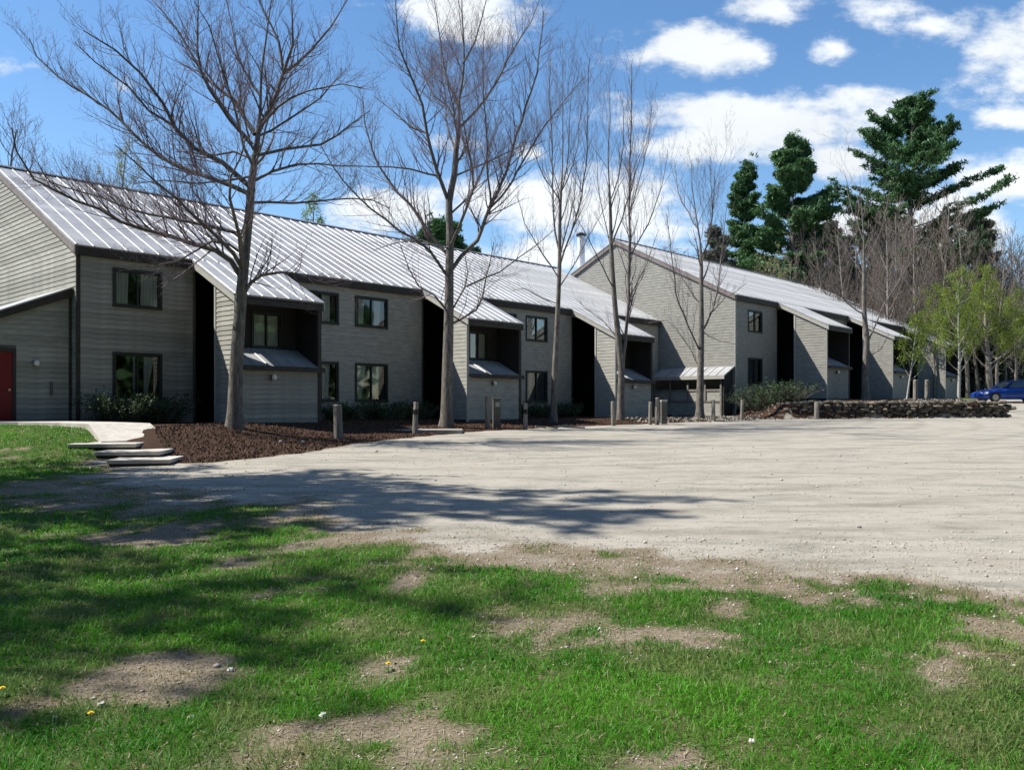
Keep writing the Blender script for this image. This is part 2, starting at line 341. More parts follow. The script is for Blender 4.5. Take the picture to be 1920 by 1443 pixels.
def gz(x, y):
    x = np.asarray(x, float); y = np.asarray(y, float)
    lot = 0.0235*np.clip(y, 0, 60)
    right = sstep(24.5, 27, x)*np.clip((y-43)/13, 0, 1.6)*0.5
    base = lot + right
    d = poly_sd(x, y, BANK)
    wd = 5.0 + (0.42-5.0)*sstep(11.0, 13.2, x) - 1.0*(1-sstep(-8.6, -7.6, x))
    hi = 1.05 + sstep(11.4, 13.4, x)*(0.67 + 0.28*sstep(42, 50, y))
    z = base + (np.maximum(hi, base)-base)*sstep(0, 1, np.clip(d, 0, None)/wd)
    z = z + np.clip(y-82, 0, 200)*0.055
    # the ground is cut away for the flight of steps and the foot of the walk
    xc = -7.5-0.53*(y-17.0); cut = 0.36+0.165*(y-16.9); k = (1-sstep(0.72, 1.0, np.abs(x-xc)))*sstep(16.4, 16.9, y)*(1-sstep(20.0, 21.2, y))
    z = z + (np.minimum(z, cut)-z)*k
    und = (fbm(x, y, 0.35, 3)-0.5)*0.14
    z = z + und*sstep(0, 2.5, -poly_sd(x, y, GRAVEL))*(1-sstep(0.5, 3, d))
    z = z + (fbm(x, y, 1.6, 3)-0.5)*0.035*(1-sstep(25, 50, y))
    return z
def gz1(x, y): return float(gz(np.array([x]), np.array([y]))[0])
def at(px, D): return (px-960)/F*D
def at_px(px, py, it=8):
    """ground point seen at a photo pixel"""
    D = 10.0
    for _ in range(60):
        z = gz1((px-960)/F*D, D); Dn = (EYE - z)*F/max(py-HZ, 1.0); D = 0.5*D + 0.5*Dn
    return ((px-960)/F*D, D)
# bare or dry patches of the lawn: centre and half sizes in metres, strength
def patch_px(px, py, rx, ry, s):
    x, y = at_px(px, py); x2, y2 = at_px(px, py-ry); x3, y3 = at_px(px, py+ry)
    return (x, y, rx/F*y, abs(y2-y3)/2, s)
PATCH = [patch_px(*a) for a in [(330,992,80,18,1.1),(180,922,190,14,1.2),(300,900,120,16,1.0),(1340,1200,240,44,1.35),(1200,1180,110,30,.9),(975,1172,85,30,1.2),(1040,1200,70,26,.8),(1640,1105,300,52,1.4),(1330,1088,120,30,1.0),(1150,1040,300,34,1.1),(1450,1150,90,24,.8),(900,1000,200,40,1.1),(1700,1238,80,20,1.2),
        (340,1262,150,40,1.2),(250,1290,90,26,.8),(570,1390,210,62,1.45),(130,1425,170,40,1.2),(720,1270,60,20,.5),(1250,1105,70,22,.6),(780,1085,36,12,.7),(520,1108,28,10,.7),(150,1120,55,12,.5),
        (620,1000,120,26,.7),(820,1040,110,26,.8),(1880,1130,60,14,.7),(1500,1150,120,20,.5),(60,1340,70,18,.5),(1100,1150,80,16,.4),(250,862,70,14,.8),(1200,1435,60,12,.5),(700,955,160,14,.6)]]
def masks(x, y):
    x = np.asarray(x, float); y = np.asarray(y, float)
    nz = fbm(x, y, 0.9, 4)-0.5; nz2 = fbm(x, y, 3.0, 3)-0.5
    dg = poly_sd(x, y, GRAVEL); dm = poly_sd(x, y, MULCH)
    grav = sstep(-1.9, 0.8, dg + nz*3.4*sstep(0, 6, 30-y) + nz2*1.6*sstep(0, 6, 30-y))
    mul = sstep(-0.15, 0.15, dm + nz*0.8 + nz2*0.3)
    bare = np.zeros(x.shape)-1
    wx = x + (fbm(x, y, 1.7, 3)-0.5)*0.5; wy = y + (fbm(x, y, 1.4, 3)-0.5)*0.9
    for (cx, cy, rx, ry, s) in PATCH:
        r = np.hypot((wx-cx)/rx, (wy-cy)/ry)
        bare = np.maximum(bare, s*(1.0-0.62*r))
    bare = np.clip(bare, -0.35, 1) + nz*2.2 + nz2*1.9 + (fbm(x, y, 9.0, 3)-0.5)*1.5 + (fbm(x, y, 0.45, 2)-0.5)*0.9
    # worn band where the lawn meets the gravel
    bare = np.maximum(bare, 1.05 - (-dg)/2.0 + nz*2.2 + nz2*1.0)
    grass = (1-sstep(-0.05, 1.05, bare))*(1-grav)*(1-mul)
    return grass, grav*(1-mul), mul

def build_terrain():
    def axis(lo, hi, step, far_lo, far_hi):
        a = list(np.arange(lo, hi+1e-6, step)); s = step; v = hi
        while v < far_hi: s *= 1.3; v += s; a.append(v)
        s = step; v = lo; pre = []
        while v > far_lo: s *= 1.3; v -= s; pre.append(v)
        return np.array(pre[::-1] + a)
    xs = axis(-20, 30, 0.22, -600, 700); ys = axis(-5, 47, 0.2, -300, 1200)
    X, Y = np.meshgrid(xs, ys); Z = gz(X, Y); g, v, m = masks(X, Y)
    V = np.stack([X, Y, Z], -1).reshape(-1, 3); nx = len(xs); ny = len(ys)
    I, J = np.meshgrid(np.arange(nx-1), np.arange(ny-1)); a = (J*nx+I).ravel()
    Fq = np.stack([a, a+1, a+nx+1, a+nx], -1)
    cx = V[Fq][:, :, 0].mean(1); cy = V[Fq][:, :, 1].mean(1)
    ig = poly_sd(cx, cy, GRAVEL) > 0; im = (poly_sd(cx, cy, MULCH) > 0) & ~ig
    A = np.stack([g.ravel(), v.ravel(), m.ravel(), np.ones(g.size)], -1)
    for name, sel in (('gravel_lot', ig), ('mulch_bed', im), ('ground', ~(ig | im))):
        Fs = Fq[sel]; u, inv = np.unique(Fs.ravel(), return_inverse=True)
        me = np_mesh(name, V[u], inv.reshape(-1, 4), smooth=True)
        at = me.attributes.new('mask', 'FLOAT_COLOR', 'POINT'); at.data.foreach_set('color', A[u].astype(np.float32).ravel())
        tag(link(name, me, None, MAT['ground']), kind='structure')
build_terrain()

# ------------------------------------------------------------------ apartment buildings
TH = math.atan2(0.732, 0.682)
EXP = 0.152
_boards = {}
def clap_rows(parent, frame, rows, top_clip=None, joined=None, namem='clapboard'):
    pass
def frame_pt(fr, a, n, z):
    """wall frame: ('f', v0) wall along x facing -y at y=v0 ; ('g', s0) wall along y facing -x at x=s0 ; ('r', s0) along y facing +x"""
    k, o = fr
    if k == 'f': return (a, o - n, z)
    if k == 'g': return (o - n, a, z)
    if k == 'r': return (o + n, a, z)
def add_board(parent, fr, a0, a1, z0, z1, ta0=None, ta1=None, stuff=None):
    """wedge board, thicker at its bottom edge; ta* are the ends at the top edge (for rake cuts)"""
    ta0 = a0 if ta0 is None else ta0; ta1 = a1 if ta1 is None else ta1
    tb, tt, lap = (0.021 if stuff is None else 0.015), 0.006, 0.0
    pts = [(a0, .001, z0), (a1, .001, z0), (a1, tb, z0), (a0, tb, z0), (ta0, .001, z1), (ta1, .001, z1), (ta1, tt, z1), (ta0, tt, z1)]
    if stuff is not None:
        stuff.hexa([frame_pt(fr, a, n, z) for a, n, z in pts]); return
    key = (fr[0], round(a1-a0, 3), round(z1-z0, 3), round(ta0-a0, 3), round(ta1-a0, 3))
    if key not in _boards:
        mb = MB(); mb.hexa([frame_pt((fr[0], 0.0), a-a0, n, z-z0) for a, n, z in pts]); me = mb.mesh('clapboard'); me.materials.append(MAT['siding']); _boards[key] = me
    loc = {'f': (a0, fr[1], z0), 'g': (fr[1], a0, z0), 'r': (fr[1], a0, z0)}[fr[0]]
    link('clapboard', _boards[key], parent, None, loc)
def subtract(iv, holes):
    out = [iv]
    for h in holes:
        nxt = []
        for (a, b) in out:
            if h[1] <= a or h[0] >= b: nxt.append((a, b)); continue
            if h[0] > a: nxt.append((a, h[0]))
            if h[1] < b: nxt.append((h[1], b))
        out = nxt
    return [(a, b) for a, b in out if b-a > 0.02]
def clad(parent, fr, a0, a1, z0, z1, holes=(), lim=None, stuff=None):
    """lim(z)->(amin,amax) clips the ends (rake)"""
    k = 0
    while z0 + k*EXP < z1 - 0.02:
        zb = z0 + k*EXP; zt = min(zb + EXP, z1); k += 1
        hs = [(h[0], h[1]) for h in holes if h[2] < zt-0.01 and h[3] > zb+0.01]
        for (b0, b1) in subtract((a0, a1), hs):
            if lim:
                l0, h0 = lim(zb); l1, h1 = lim(zt)
                c0, c1 = max(b0, l0), min(b1, h0); d0, d1 = max(b0, l1), min(b1, h1)
                if c1-c0 < 0.05: continue
                if d1 < d0: d0 = d1 = (d0+d1)/2
                add_board(parent, fr, c0, c1, zb, zt-0.003, d0, d1, stuff)
            else: add_board(parent, fr, b0, b1, zb, zt-0.003, None, None, stuff)
def wall_boxes(mb, fr, a0, a1, z0, z1, holes=(), th=0.12):
    zs = sorted({z0, z1} | {min(max(h[2], z0), z1) for h in holes} | {min(max(h[3], z0), z1) for h in holes})
    for q0, q1 in zip(zs[:-1], zs[1:]):
        if q1-q0 < 1e-4: continue
        for b0, b1 in subtract((a0, a1), [(h[0], h[1]) for h in holes if h[2] < (q0+q1)/2 < h[3]]):
            p = [frame_pt(fr, b0, 0, q0), frame_pt(fr, b1, -th, q1)]
            mb.box(min(p[0][0], p[1][0]), max(p[0][0], p[1][0]), min(p[0][1], p[1][1]), max(p[0][1], p[1][1]), q0, q1)
def fbox(mb, fr, a0, a1, n0, n1, z0, z1):
    p = frame_pt(fr, a0, n0, z0); q = frame_pt(fr, a1, n1, z1)
    mb.box(min(p[0], q[0]), max(p[0], q[0]), min(p[1], q[1]), max(p[1], q[1]), z0, z1)
def window(parent, fr, a0, a1, z0, z1, curtains=(), label=None):
    t = 0.07
    mb = MB()
    fbox(mb, fr, a0-t, a1+t, -0.02, 0.05, z1, z1+t); fbox(mb, fr, a0-t, a1+t, -0.02, 0.065, z0-t, z0)
    fbox(mb, fr, a0-t, a0, -0.02, 0.05, z0, z1); fbox(mb, fr, a1, a1+t, -0.02, 0.05, z0, z1)
    w = mb.build('window', MAT['win_frame'], parent)
    if label: w['label'] = label
    s = MB(); am = (a0+a1)/2
    fbox(s, fr, am-0.03, am+0.03, -0.07, 0.015, z0, z1)
    for q in ((a0, a0+0.04), (a1-0.04, a1)): fbox(s, fr, q[0], q[1], -0.07, 0.012, z0+0.04, z1-0.04)
    fbox(s, fr, a0, am-0.03, -0.07, 0.010, z0, z0+0.04); fbox(s, fr, am+0.03, a1, -0.07, 0.010, z0, z0+0.04)
    fbox(s, fr, a0, am-0.03, -0.07, 0.010, z1-0.04, z1); fbox(s, fr, am+0.03, a1, -0.07, 0.010, z1-0.04, z1)
    s.build('sash', MAT['win_frame'], w)
    for q0, q1 in ((a0+0.04, am-0.03), (am+0.03, a1-0.04)):
        g = MB(); fbox(g, fr, q0, q1, -0.035, -0.029, z0+0.04, z1-0.04); g.build('pane', MAT['glass'], w)
    for (c0, c1, d0, d1) in curtains:   # fractions: top span c0..c1, bottom span d0..d1
        W_ = a1-a0; n = 14; vs = []; fs = []
        for i in range(n+1):
            t_ = i/n; at = a0+W_*(c0+(c1-c0)*t_); ab = a0+W_*(d0+(d1-d0)*t_); nn = -0.075+0.015*math.sin(i*2.4)
            vs.append(frame_pt(fr, ab, nn, z0+0.03)); vs.append(frame_pt(fr, at, nn, z1-0.02))
        for i in range(n): fs.append((2*i, 2*i+2, 2*i+3, 2*i+1))
        c = MB().add(vs, fs).build('curtain', MAT['curtain'], w)
        so = c.modifiers.new('thick', 'SOLIDIFY'); so.thickness = 0.006
def wall_lamp(parent, fr, a, z):
    mb = MB(); fbox(mb, fr, a-0.06, a+0.06, 0.03, 0.06, z-0.08, z+0.08)
    b = mb.build('wall_lamp', MAT['black'], parent)
    p = frame_pt(fr, a, 0.13, z); vs = []; fs = []; n = 10; m_ = 6
    for j in range(m_+1):
        ph = math.pi*j/m_
        for i in range(n): th = 2*math.pi*i/n; vs.append((p[0]+0.085*math.sin(ph)*math.cos(th), p[1]+0.085*math.sin(ph)*math.sin(th), p[2]+0.095*math.cos(ph)))
    for j in range(m_):
        for i in range(n): fs.append((j*n+i, j*n+(i+1) % n, (j+1)*n+(i+1) % n, (j+1)*n+i))
    MB().add(vs, fs).build('lamp_globe', MAT['lamp'], b)

def roof_panels(parent, s0, s1, y0, z0, y1, z1, width=0.5, name='roof_panel', m='roof'):
    """panels running from the eave (y0,z0) up to (y1,z1), side by side along x, a trapezoid rib on each panel's near edge"""
    n = max(1, round((s1-s0)/width)); w = (s1-s0)/n
    dy, dz = y1-y0, z1-z0; L_ = math.hypot(dy, dz); ny_, nz_ = -dz/L_, dy/L_
    if nz_ < 0: ny_, nz_ = -ny_, -nz_
    mb = MB()
    def P(x, t, h): return (x, dy*t + ny_*h, dz*t + nz_*h)
    prof = [(0.0, -0.05), (w-0.004, -0.05), (w-0.004, 0.0), (0.100, 0.0), (0.084, 0.022), (0.050, 0.022), (0.034, 0.0), (0.0, 0.0)]
    k = len(prof); vs = [P(x, 0, h) for x, h in prof] + [P(x, 1, h) for x, h in prof]
    fs = [(i, (i+1) % k, k+(i+1) % k, k+i) for i in range(k)] + [tuple(range(k))[::-1], tuple(range(k, 2*k))]
    mb.add(vs, fs); me = mb.mesh(name); me.materials.append(MAT[m])
    for i in range(n):
        o = link(name, me, parent, None, (s0+i*w, y0, z0 + random.uniform(-0.003, 0.003)))

def building(name, label, loc, length, half, eave, pitch, wings, wing_len, open_len, windows, detail, grade=0.0, gable_bottom=0.0, wing_w=3.2):
    b = empty(name, loc, TH, label, 'apartment building')
    ridge = eave + half*pitch
    fr = ('f', 0.0)
    holes = []
    for w in windows: holes.append((w[0], w[1], w[2], w[3]))
    for s in wings: holes.append((s+0.1, s+wing_w-0.25, -0.5, eave-0.35))
    wm = MB(); wall_boxes(wm, fr, 0, length, -0.3, eave-0.02, holes)
    wall_boxes(wm, ('r', length), 0.12, 2*half, -0.3, eave-0.05)
    wm.box(0.12, length, 2*half-0.12, 2*half, -0.3, eave-0.05)
    wm.prism([(0.01, gable_bottom), (2*half, gable_bottom), (2*half, eave-0.06), (half, ridge-0.06), (0.01, eave-0.06)], 'x', 0.0, 0.118)
    wm.prism([(0.13, eave-0.05), (2*half-0.13, eave-0.05), (half, ridge-0.1)], 'x', length-0.13, length-0.002)
    wm.build('wall', MAT['sheath'], b)
    # floors and a ceiling make the rooms behind the windows dark
    MB().box(0.14, length-0.14, 2.4, 2*half-0.14, 2.6, 2.8).build('floor_slab', MAT['dark_panel'], b)
    # footing strip
    MB().box(-0.02, length, -0.02, 0.1, -0.6, -0.302 if grade else -0.31).build('footing', MAT['found'], b)
    # siding
    stuff = MB()
    bays = []; last = 0.0
    for s in wings: bays.append((last, s)); last = s + wing_w - 0.1
    if last < length - 0.3: bays.append((last, length))
    for i, (q0, q1) in enumerate(bays):
        clad(b, fr, q0 + (0.09 if i == 0 else 0.0), q1, 0.0, eave-0.04, [h for h in holes if h[0] < q1 and h[1] > q0 and h[2] >= 0], None, None if i < detail['bays'] else stuff)
    # siding above the recess openings
    for s in wings: clad(b, fr, s, s+wing_w-0.1, eave-0.35, eave-0.04, (), None, stuff)
    # gable siding
    def lim(z): 
        d = max(0.0, (z-(eave-0.10))/pitch); return (d, 2*half-d)
    clad(b, ('g', 0.0), 0.0, 2*half, gable_bottom, ridge-0.2, (), lim, None if detail['gable'] else stuff)
    clad(b, ('r', length), 0.0, 2*half, 0.0, ridge-0.2, (), lim, stuff)
    for w in windows:
        window(b, fr, w[0], w[1], w[2], w[3], w[4] if len(w) > 4 else ())
    # corner boards
    MB().box(-0.034, 0.085, -0.036, 0.0, gable_bottom if gable_bottom < 0 else -0.3, eave-0.05).build('corner_board', MAT['dark_trim'] if detail['gable'] else MAT['trim'], b)
    # main roof, front and back slope
    ov = 0.15
    roof_panels(b, -0.12, length+0.12, -ov, eave-ov*pitch+0.10, half, ridge+0.10)
    mbk = MB(); mbk.prism([(half, ridge+0.03), (2*half+ov, eave-ov*pitch+0.03), (2*half+ov, eave-ov*pitch+0.09), (half, ridge+0.10)], 'x', -0.12, length+0.12); mbk.build('back_roof', MAT['roof'], b)
    MB().prism([(half-0.14, ridge+0.062), (half, ridge+0.135), (half+0.14, ridge+0.062), (half+0.14, ridge+0.09), (half, ridge+0.17), (half-0.14, ridge+0.09)], 'x', -0.14, length+0.14).build('ridge_cap', MAT['roof_dark'], b)
    # rake boards on both gables
    for x0, x1 in ((-0.1, -0.036), (length+0.036, length+0.1)):
        r = MB()
        r.prism([(-ov, eave-ov*pitch-0.20), (half, ridge-0.20), (half, ridge+0.045), (-ov, eave-ov*pitch+0.045)], 'x', x0, x1); r.build('rake_board', MAT['rake_trim'], b)
        r = MB(); r.prism([(half+0.002, ridge-0.20), (2*half+ov, eave-ov*pitch-0.20), (2*half+ov, eave-ov*pitch+0.03), (half+0.002, ridge+0.03)], 'x', x0, x1); r.build('rake_board', MAT['rake_trim'], b)
    # eave fascia between the wings
    last = -0.1
    for s in list(wings) + [None]:
        e = length+0.1 if s is None else s-0.06
        if e-last > 0.3: MB().box(last, e, -ov, -0.034, eave-ov*pitch-0.2, eave-ov*pitch+0.045).build('fascia', MAT['dark_trim'], b)
        if s is not None: last = s + wing_w + 0.02
    # wings
    k = wing_len                       # how far the wing roof reaches in front of the wall
    for wi, s in enumerate(wings):
        e = s + wing_w - 0.1
        zl = eave - k*pitch + 0.10     # lower eave height of the roof underside line
        roof_panels(b, s-0.10, s+wing_w, -k, eave-k*pitch+0.10, -ov-0.001, eave-ov*pitch+0.10, 0.5)
        MB().prism([(-k, eave-k*pitch+0.045), (-ov-0.002, eave-ov*pitch+0.045), (-ov-0.002, eave-ov*pitch-0.015), (-k, eave-k*pitch-0.015)], 'x', s-0.02, s+wing_w-0.08).build('wing_soffit', MAT['soffit'], b)
        for x0, x1, mm in ((s-0.085, s-0.03, 'trim'), (s+wing_w-0.05, s+wing_w-0.003, 'trim')):
            MB().prism([(-k, eave-k*pitch-0.17), (-0.04, eave-0.04*pitch-0.17), (-0.04, eave-0.04*pitch+0.045), (-k, eave-k*pitch+0.045)], 'x', x0, x1).build('rake_board', MAT[mm], b)
        MB().box(s-0.03, s+wing_w-0.05, -k-0.0, -k+0.04, eave-k*pitch-0.19, eave-k*pitch+0.03).build('fascia', MAT['dark_trim'], b)
        kf = k - 0.15                  # wing front face
        # left side wall with the open entry between it and the main wall
        sw = MB(); zt = lambda v: eave - v*pitch - 0.03
        sw.prism([(-kf, -0.3), (-open_len, -0.3), (-open_len, zt(open_len)), (-kf, zt(kf))], 'x', s, s+0.12)
        sw.prism([(-kf, -0.3), (0.0, -0.3), (0.0, zt(0.0)-0.04), (-kf, zt(kf))], 'x', e-0.12, e)
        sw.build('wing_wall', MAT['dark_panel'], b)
        tgt = None if wi < detail['fins'] else stuff
        def limf(z):
            v = (eave-0.17-z)/pitch; return (-min(kf, v), 99) if z > eave-0.17-kf*pitch else (-kf, 99)
        def limf2(z):
            # height limit of the raking top: board exists where eave - v*pitch > z  ->  v < (eave-z)/pitch
            v = (eave-0.16-z)/pitch; return (-v, 0)
        clad(b, ('g', s), -kf+0.02, -open_len-0.09, 0.0, eave-open_len*pitch-0.12, (), limf2, tgt)
        clad(b, ('r', e), -kf+0.02, -0.02, 0.0, eave-0.2, (), limf2, stuff)
        MB().box(s-0.036, s+0.0, -open_len-0.09, -open_len, -0.3, eave-open_len*pitch-0.17).build('corner_board', MAT['trim'], b)
        MB().box(s-0.036, s+0.09, -kf-0.036, -kf, -0.3, eave-kf*pitch-0.19).build('corner_board', MAT['trim'], b)
        MB().box(e-0.09, e+0.036, -kf-0.036, -kf, -0.3, eave-kf*pitch-0.19).build('corner_board', MAT['dark_trim'], b)
        # ground floor store in front, with its own small lean-to roof
        fz = 1.80; top_v = max(0.95, open_len+0.06)
        st = MB(); st.box(s+0.122, e-0.122, -kf, -kf+0.12, -0.3, fz); st.build('store_wall', MAT['sheath'], b)
        clad(b, ('f', -kf), s+0.09, e-0.09, 0.0, fz-0.09, (), None, None if wi < detail['stores'] else stuff)
        MB().box(s+0.09, e-0.09, -kf-0.02, -kf, -0.6, -0.002).build('footing', MAT['found'], b)
        roof_panels(b, s+0.125, e-0.125, -kf-0.14, fz-0.02, -top_v, fz-0.02+(kf+0.14-top_v)*pitch, 0.5)
        MB().box(s+0.125, e+0.10, -kf-0.165, -kf-0.145, fz-0.16, fz+0.0).build('fascia', MAT['dark_trim'], b)
        # upper back wall of the recess with a pale shaded panel (window)
        pz0 = fz+(kf+0.1-top_v)*pitch+0.02
        up = MB(); hol = [(s+1.35, s+2.35, pz0+0.05, pz0+1.15)]
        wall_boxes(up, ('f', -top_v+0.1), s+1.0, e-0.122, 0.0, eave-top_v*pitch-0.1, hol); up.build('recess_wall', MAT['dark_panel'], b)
        window(b, ('f', -top_v+0.1), s+1.35, s+2.35, pz0+0.05, pz0+1.15, ((0.02, 0.98, 0.02, 0.98),))
        # hall behind the entry opening
        hm = MB()
        hm.box(s+0.122, e-0.122, 2.2, 2.3, -0.3, eave-0.05); hm.box(s+0.0, s+0.1, 0.122, 2.2, -0.3, eave-0.05); hm.box(e-0.15, e-0.05, 0.122, 2.2, -0.3, eave-0.05)
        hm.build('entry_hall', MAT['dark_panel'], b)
        MB().box(s+0.35, s+1.25, 2.15, 2.198, -0.05, 2.0).build('entry_door', MAT['dark_trim'], b)
        wall_lamp(b, ('f', -kf), s+1.45 if wi else s+1.3, fz-0.36)
    if stuff.v: tag(stuff.build('far_clapboards', MAT['siding'], b), kind='stuff')
    return b

def wrow(a0, a1, up=(), lo=()): return [(a0, a1, 5*EXP, 14*EXP, lo), (a0, a1, 24*EXP, 31*EXP, up)]
GR1 = 1.05
W1 = wrow(1.1, 2.5, ((0.05, 0.32, 0.05, 0.30), (0.60, 0.96, 0.58, 0.96)), ((0.42, 0.47, 0.42, 0.47), (0.66, 0.90, 0.66, 0.72)))
W1 += wrow(7.9, 9.3, ((0.50, 0.80, 0.50, 0.80),), ((0.35, 0.8, 0.4, 0.75),)) + wrow(10.2, 11.65, ((0.1, 0.3, 0.1, 0.25), (0.62, 0.85, 0.62, 0.8)), ((0.08, 0.35, 0.08, 0.2), (0.55, 0.92, 0.55, 0.60)))
W1 += wrow(17.8, 19.2, (), ()) + wrow(20.0, 21.4, ((0.06, 0.40, 0.06, 0.38), (0.56, 0.94, 0.58, 0.94)), ((0.1, 0.35, 0.1, 0.2),))
b1 = building('apartment_building', 'long grey clapboard apartment block on the left with metal roof and red door wing', (-12.95, 25.4, GR1), 31.1, 7.4, 5.30, 0.5,
              [3.6, 13.5, 23.3], 2.85, 1.5, W1, dict(bays=1, gable=True, fins=1, stores=1), gable_bottom=0.0)
GR2 = 2.0
W2 = wrow(1.46, 2.95, ((0.2, 0.5, 0.2, 0.5),), ()) + wrow(9.2, 10.6) + wrow(11.5, 12.9) + wrow(19.3, 20.7) + wrow(21.6, 23.0)
b2 = building('apartment_building', 'farther apartment block on the right with pale sunlit gable and stepped wings behind stone wall', (11.76, 45.0, GR2), 29.0, 7.7, 5.42, 0.5,
              [4.8, 14.9, 25.6], 3.05, 1.05, W2, dict(bays=0, gable=False, fins=0, stores=0), gable_bottom=-1.1)

# lean-to with the red door at the left end of the first building (part of it)
def lean_to(b):
    y0 = 0.38; ln = 5.0; zt = 4.05; sl = 0.43
    zl = zt-ln*sl
    MB().prism([(-ln, -0.3), (-0.035, -0.3), (-0.035, zt-0.12), (-ln, zl-0.12)], 'y', y0+0.001, y0+3.6).build('side_wing', MAT['sheath'], b)
    da0, da1 = -2.62, -1.62
    def lim(z):
        t = (zt-0.16-z)/sl; return (-min(ln, t), 0)
    clad(b, ('f', y0), -ln, -0.10, 0.0, zt-0.25, [(da0-0.09, da1+0.09, -0.1, 2.18)], lim)
    MB().prism([(-ln-0.3, zl-0.13-0.12), (-0.036, zt-0.25), (-0.036, zt+0.0), (-ln-0.3, zl-0.13)], 'y', y0-0.14, y0-0.10).build('fascia', MAT['dark_trim'], b)
    MB().prism([(-ln-0.3, zl-0.128), (-0.036, zt+0.002), (-0.036, zt+0.05), (-ln-0.3, zl-0.08)], 'y', y0-0.18, y0+3.7).build('side_roof', MAT['roof'], b)
    f = MB(); f.box(da0-0.09, da0, y0-0.045, y0, 0, 2.18); f.box(da1, da1+0.09, y0-0.045, y0, 0, 2.18); f.box(da0, da1, y0-0.045, y0, 2.09, 2.18); f.build('door_frame', MAT['dark_trim'], b)
    d = MB().box(da0+0.005, da1-0.005, y0-0.02, y0-0.001, 0.03, 2.085).build('door', MAT['door'], b)
    for (p0, p1, q0, q1) in ((0.12, 0.45, 0.2, 0.95), (0.55, 0.88, 0.2, 0.95), (0.12, 0.45, 1.1, 1.9), (0.55, 0.88, 1.1, 1.9)):
        MB().box(da0+p0, da0+p1, y0-0.030, y0-0.0205, q0, q1).build('door_panel', MAT['door'], d)
    MB().cyl((da1-0.09, y0-0.07, 1.0), 0.03, 0.03, 0.05, 12, 'y').build('door_knob', MAT['brass'], d)
    MB().box(-0.10, -0.037, y0-0.036, y0, -0.3, zt-0.28).build('corner_board', MAT['dark_trim'], b)
    wall_lamp(b, ('f', y0), -1.02, 1.78)
    MB().box(-0.62, -0.55, y0-0.07, y0-0.03, 0.85, 1.25).build('meter_box', MAT['metalbox'], b)
lean_to(b1)

# screened store against the pale gable of the second building
def gable_store(b):
    # local frame of building 2: x toward -u is negative
    x1 = -0.037; x0 = -0.95; ya, yb = 0.12, 4.55; zb = -1.0
    r = MB(); r.prism([(x0-0.18, 1.10), (x1, 1.62), (x1, 1.67), (x0-0.18, 1.15)], 'y', ya-0.12, yb); r.build('store_roof', MAT['roof'], b)
    n = 9; w = (yb-ya+0.12)/n
    for i in range(n):
        MB().prism([(x0-0.18, 1.152), (x1, 1.672), (x1, 1.70), (x0-0.18, 1.18)], 'y', ya-0.12+i*w, ya-0.12+i*w+0.07).build('roof_rib', MAT['roof'], b)
    MB().box(x0-0.20, x0-0.181, ya-0.12, yb, 0.98, 1.17).build('fascia', MAT['trim'], b)
    MB().box(x0, x0+0.06, ya+0.1, yb, zb-0.4, 0.42).build('store_wall', MAT['siding'], b)
    MB().prism([(x0, zb-0.4), (x1, zb-0.4), (x1, 1.60), (x0, 1.13)], 'y', ya, ya+0.09).build('store_wall', MAT['dark_panel'], b)
    MB().box(x0-0.03, x0-0.001, ya+0.1, yb, -0.22, -0.14).build('store_rail', MAT['wood'], b)
    MB().box(x0-0.03, x0-0.001, ya+0.1, yb, 0.35, 0.46).build('store_rail', MAT['wood'], b)
    for y in (ya+0.12, ya+1.05, ya+2.1, ya+3.2, ya+4.2):
        MB().box(x0-0.05, x0-0.032, y, y+0.09, -0.14 if y > ya+0.5 else zb-0.4, 1.08).build('store_post', MAT['wood'], b)
gable_store(b2)

# flue behind the ridge of the first building
fl = empty('roof_flue', (0, 0, 0), 0, None, None)
fl.parent = b2; fl.location = (0.75, 10.9, 7.3)
MB().cyl((0, 0, 0), 0.23, 0.23, 2.8, 16).build('flue_pipe', MAT['flue'], fl)
c_ = MB(); c_.cyl((0, 0, 2.8), 0.30, 0.30, 0.10, 16); c_.cyl((0, 0, 2.9), 0.34, 0.06, 0.14, 16); c_.build('flue_cap', MAT['black'], fl)

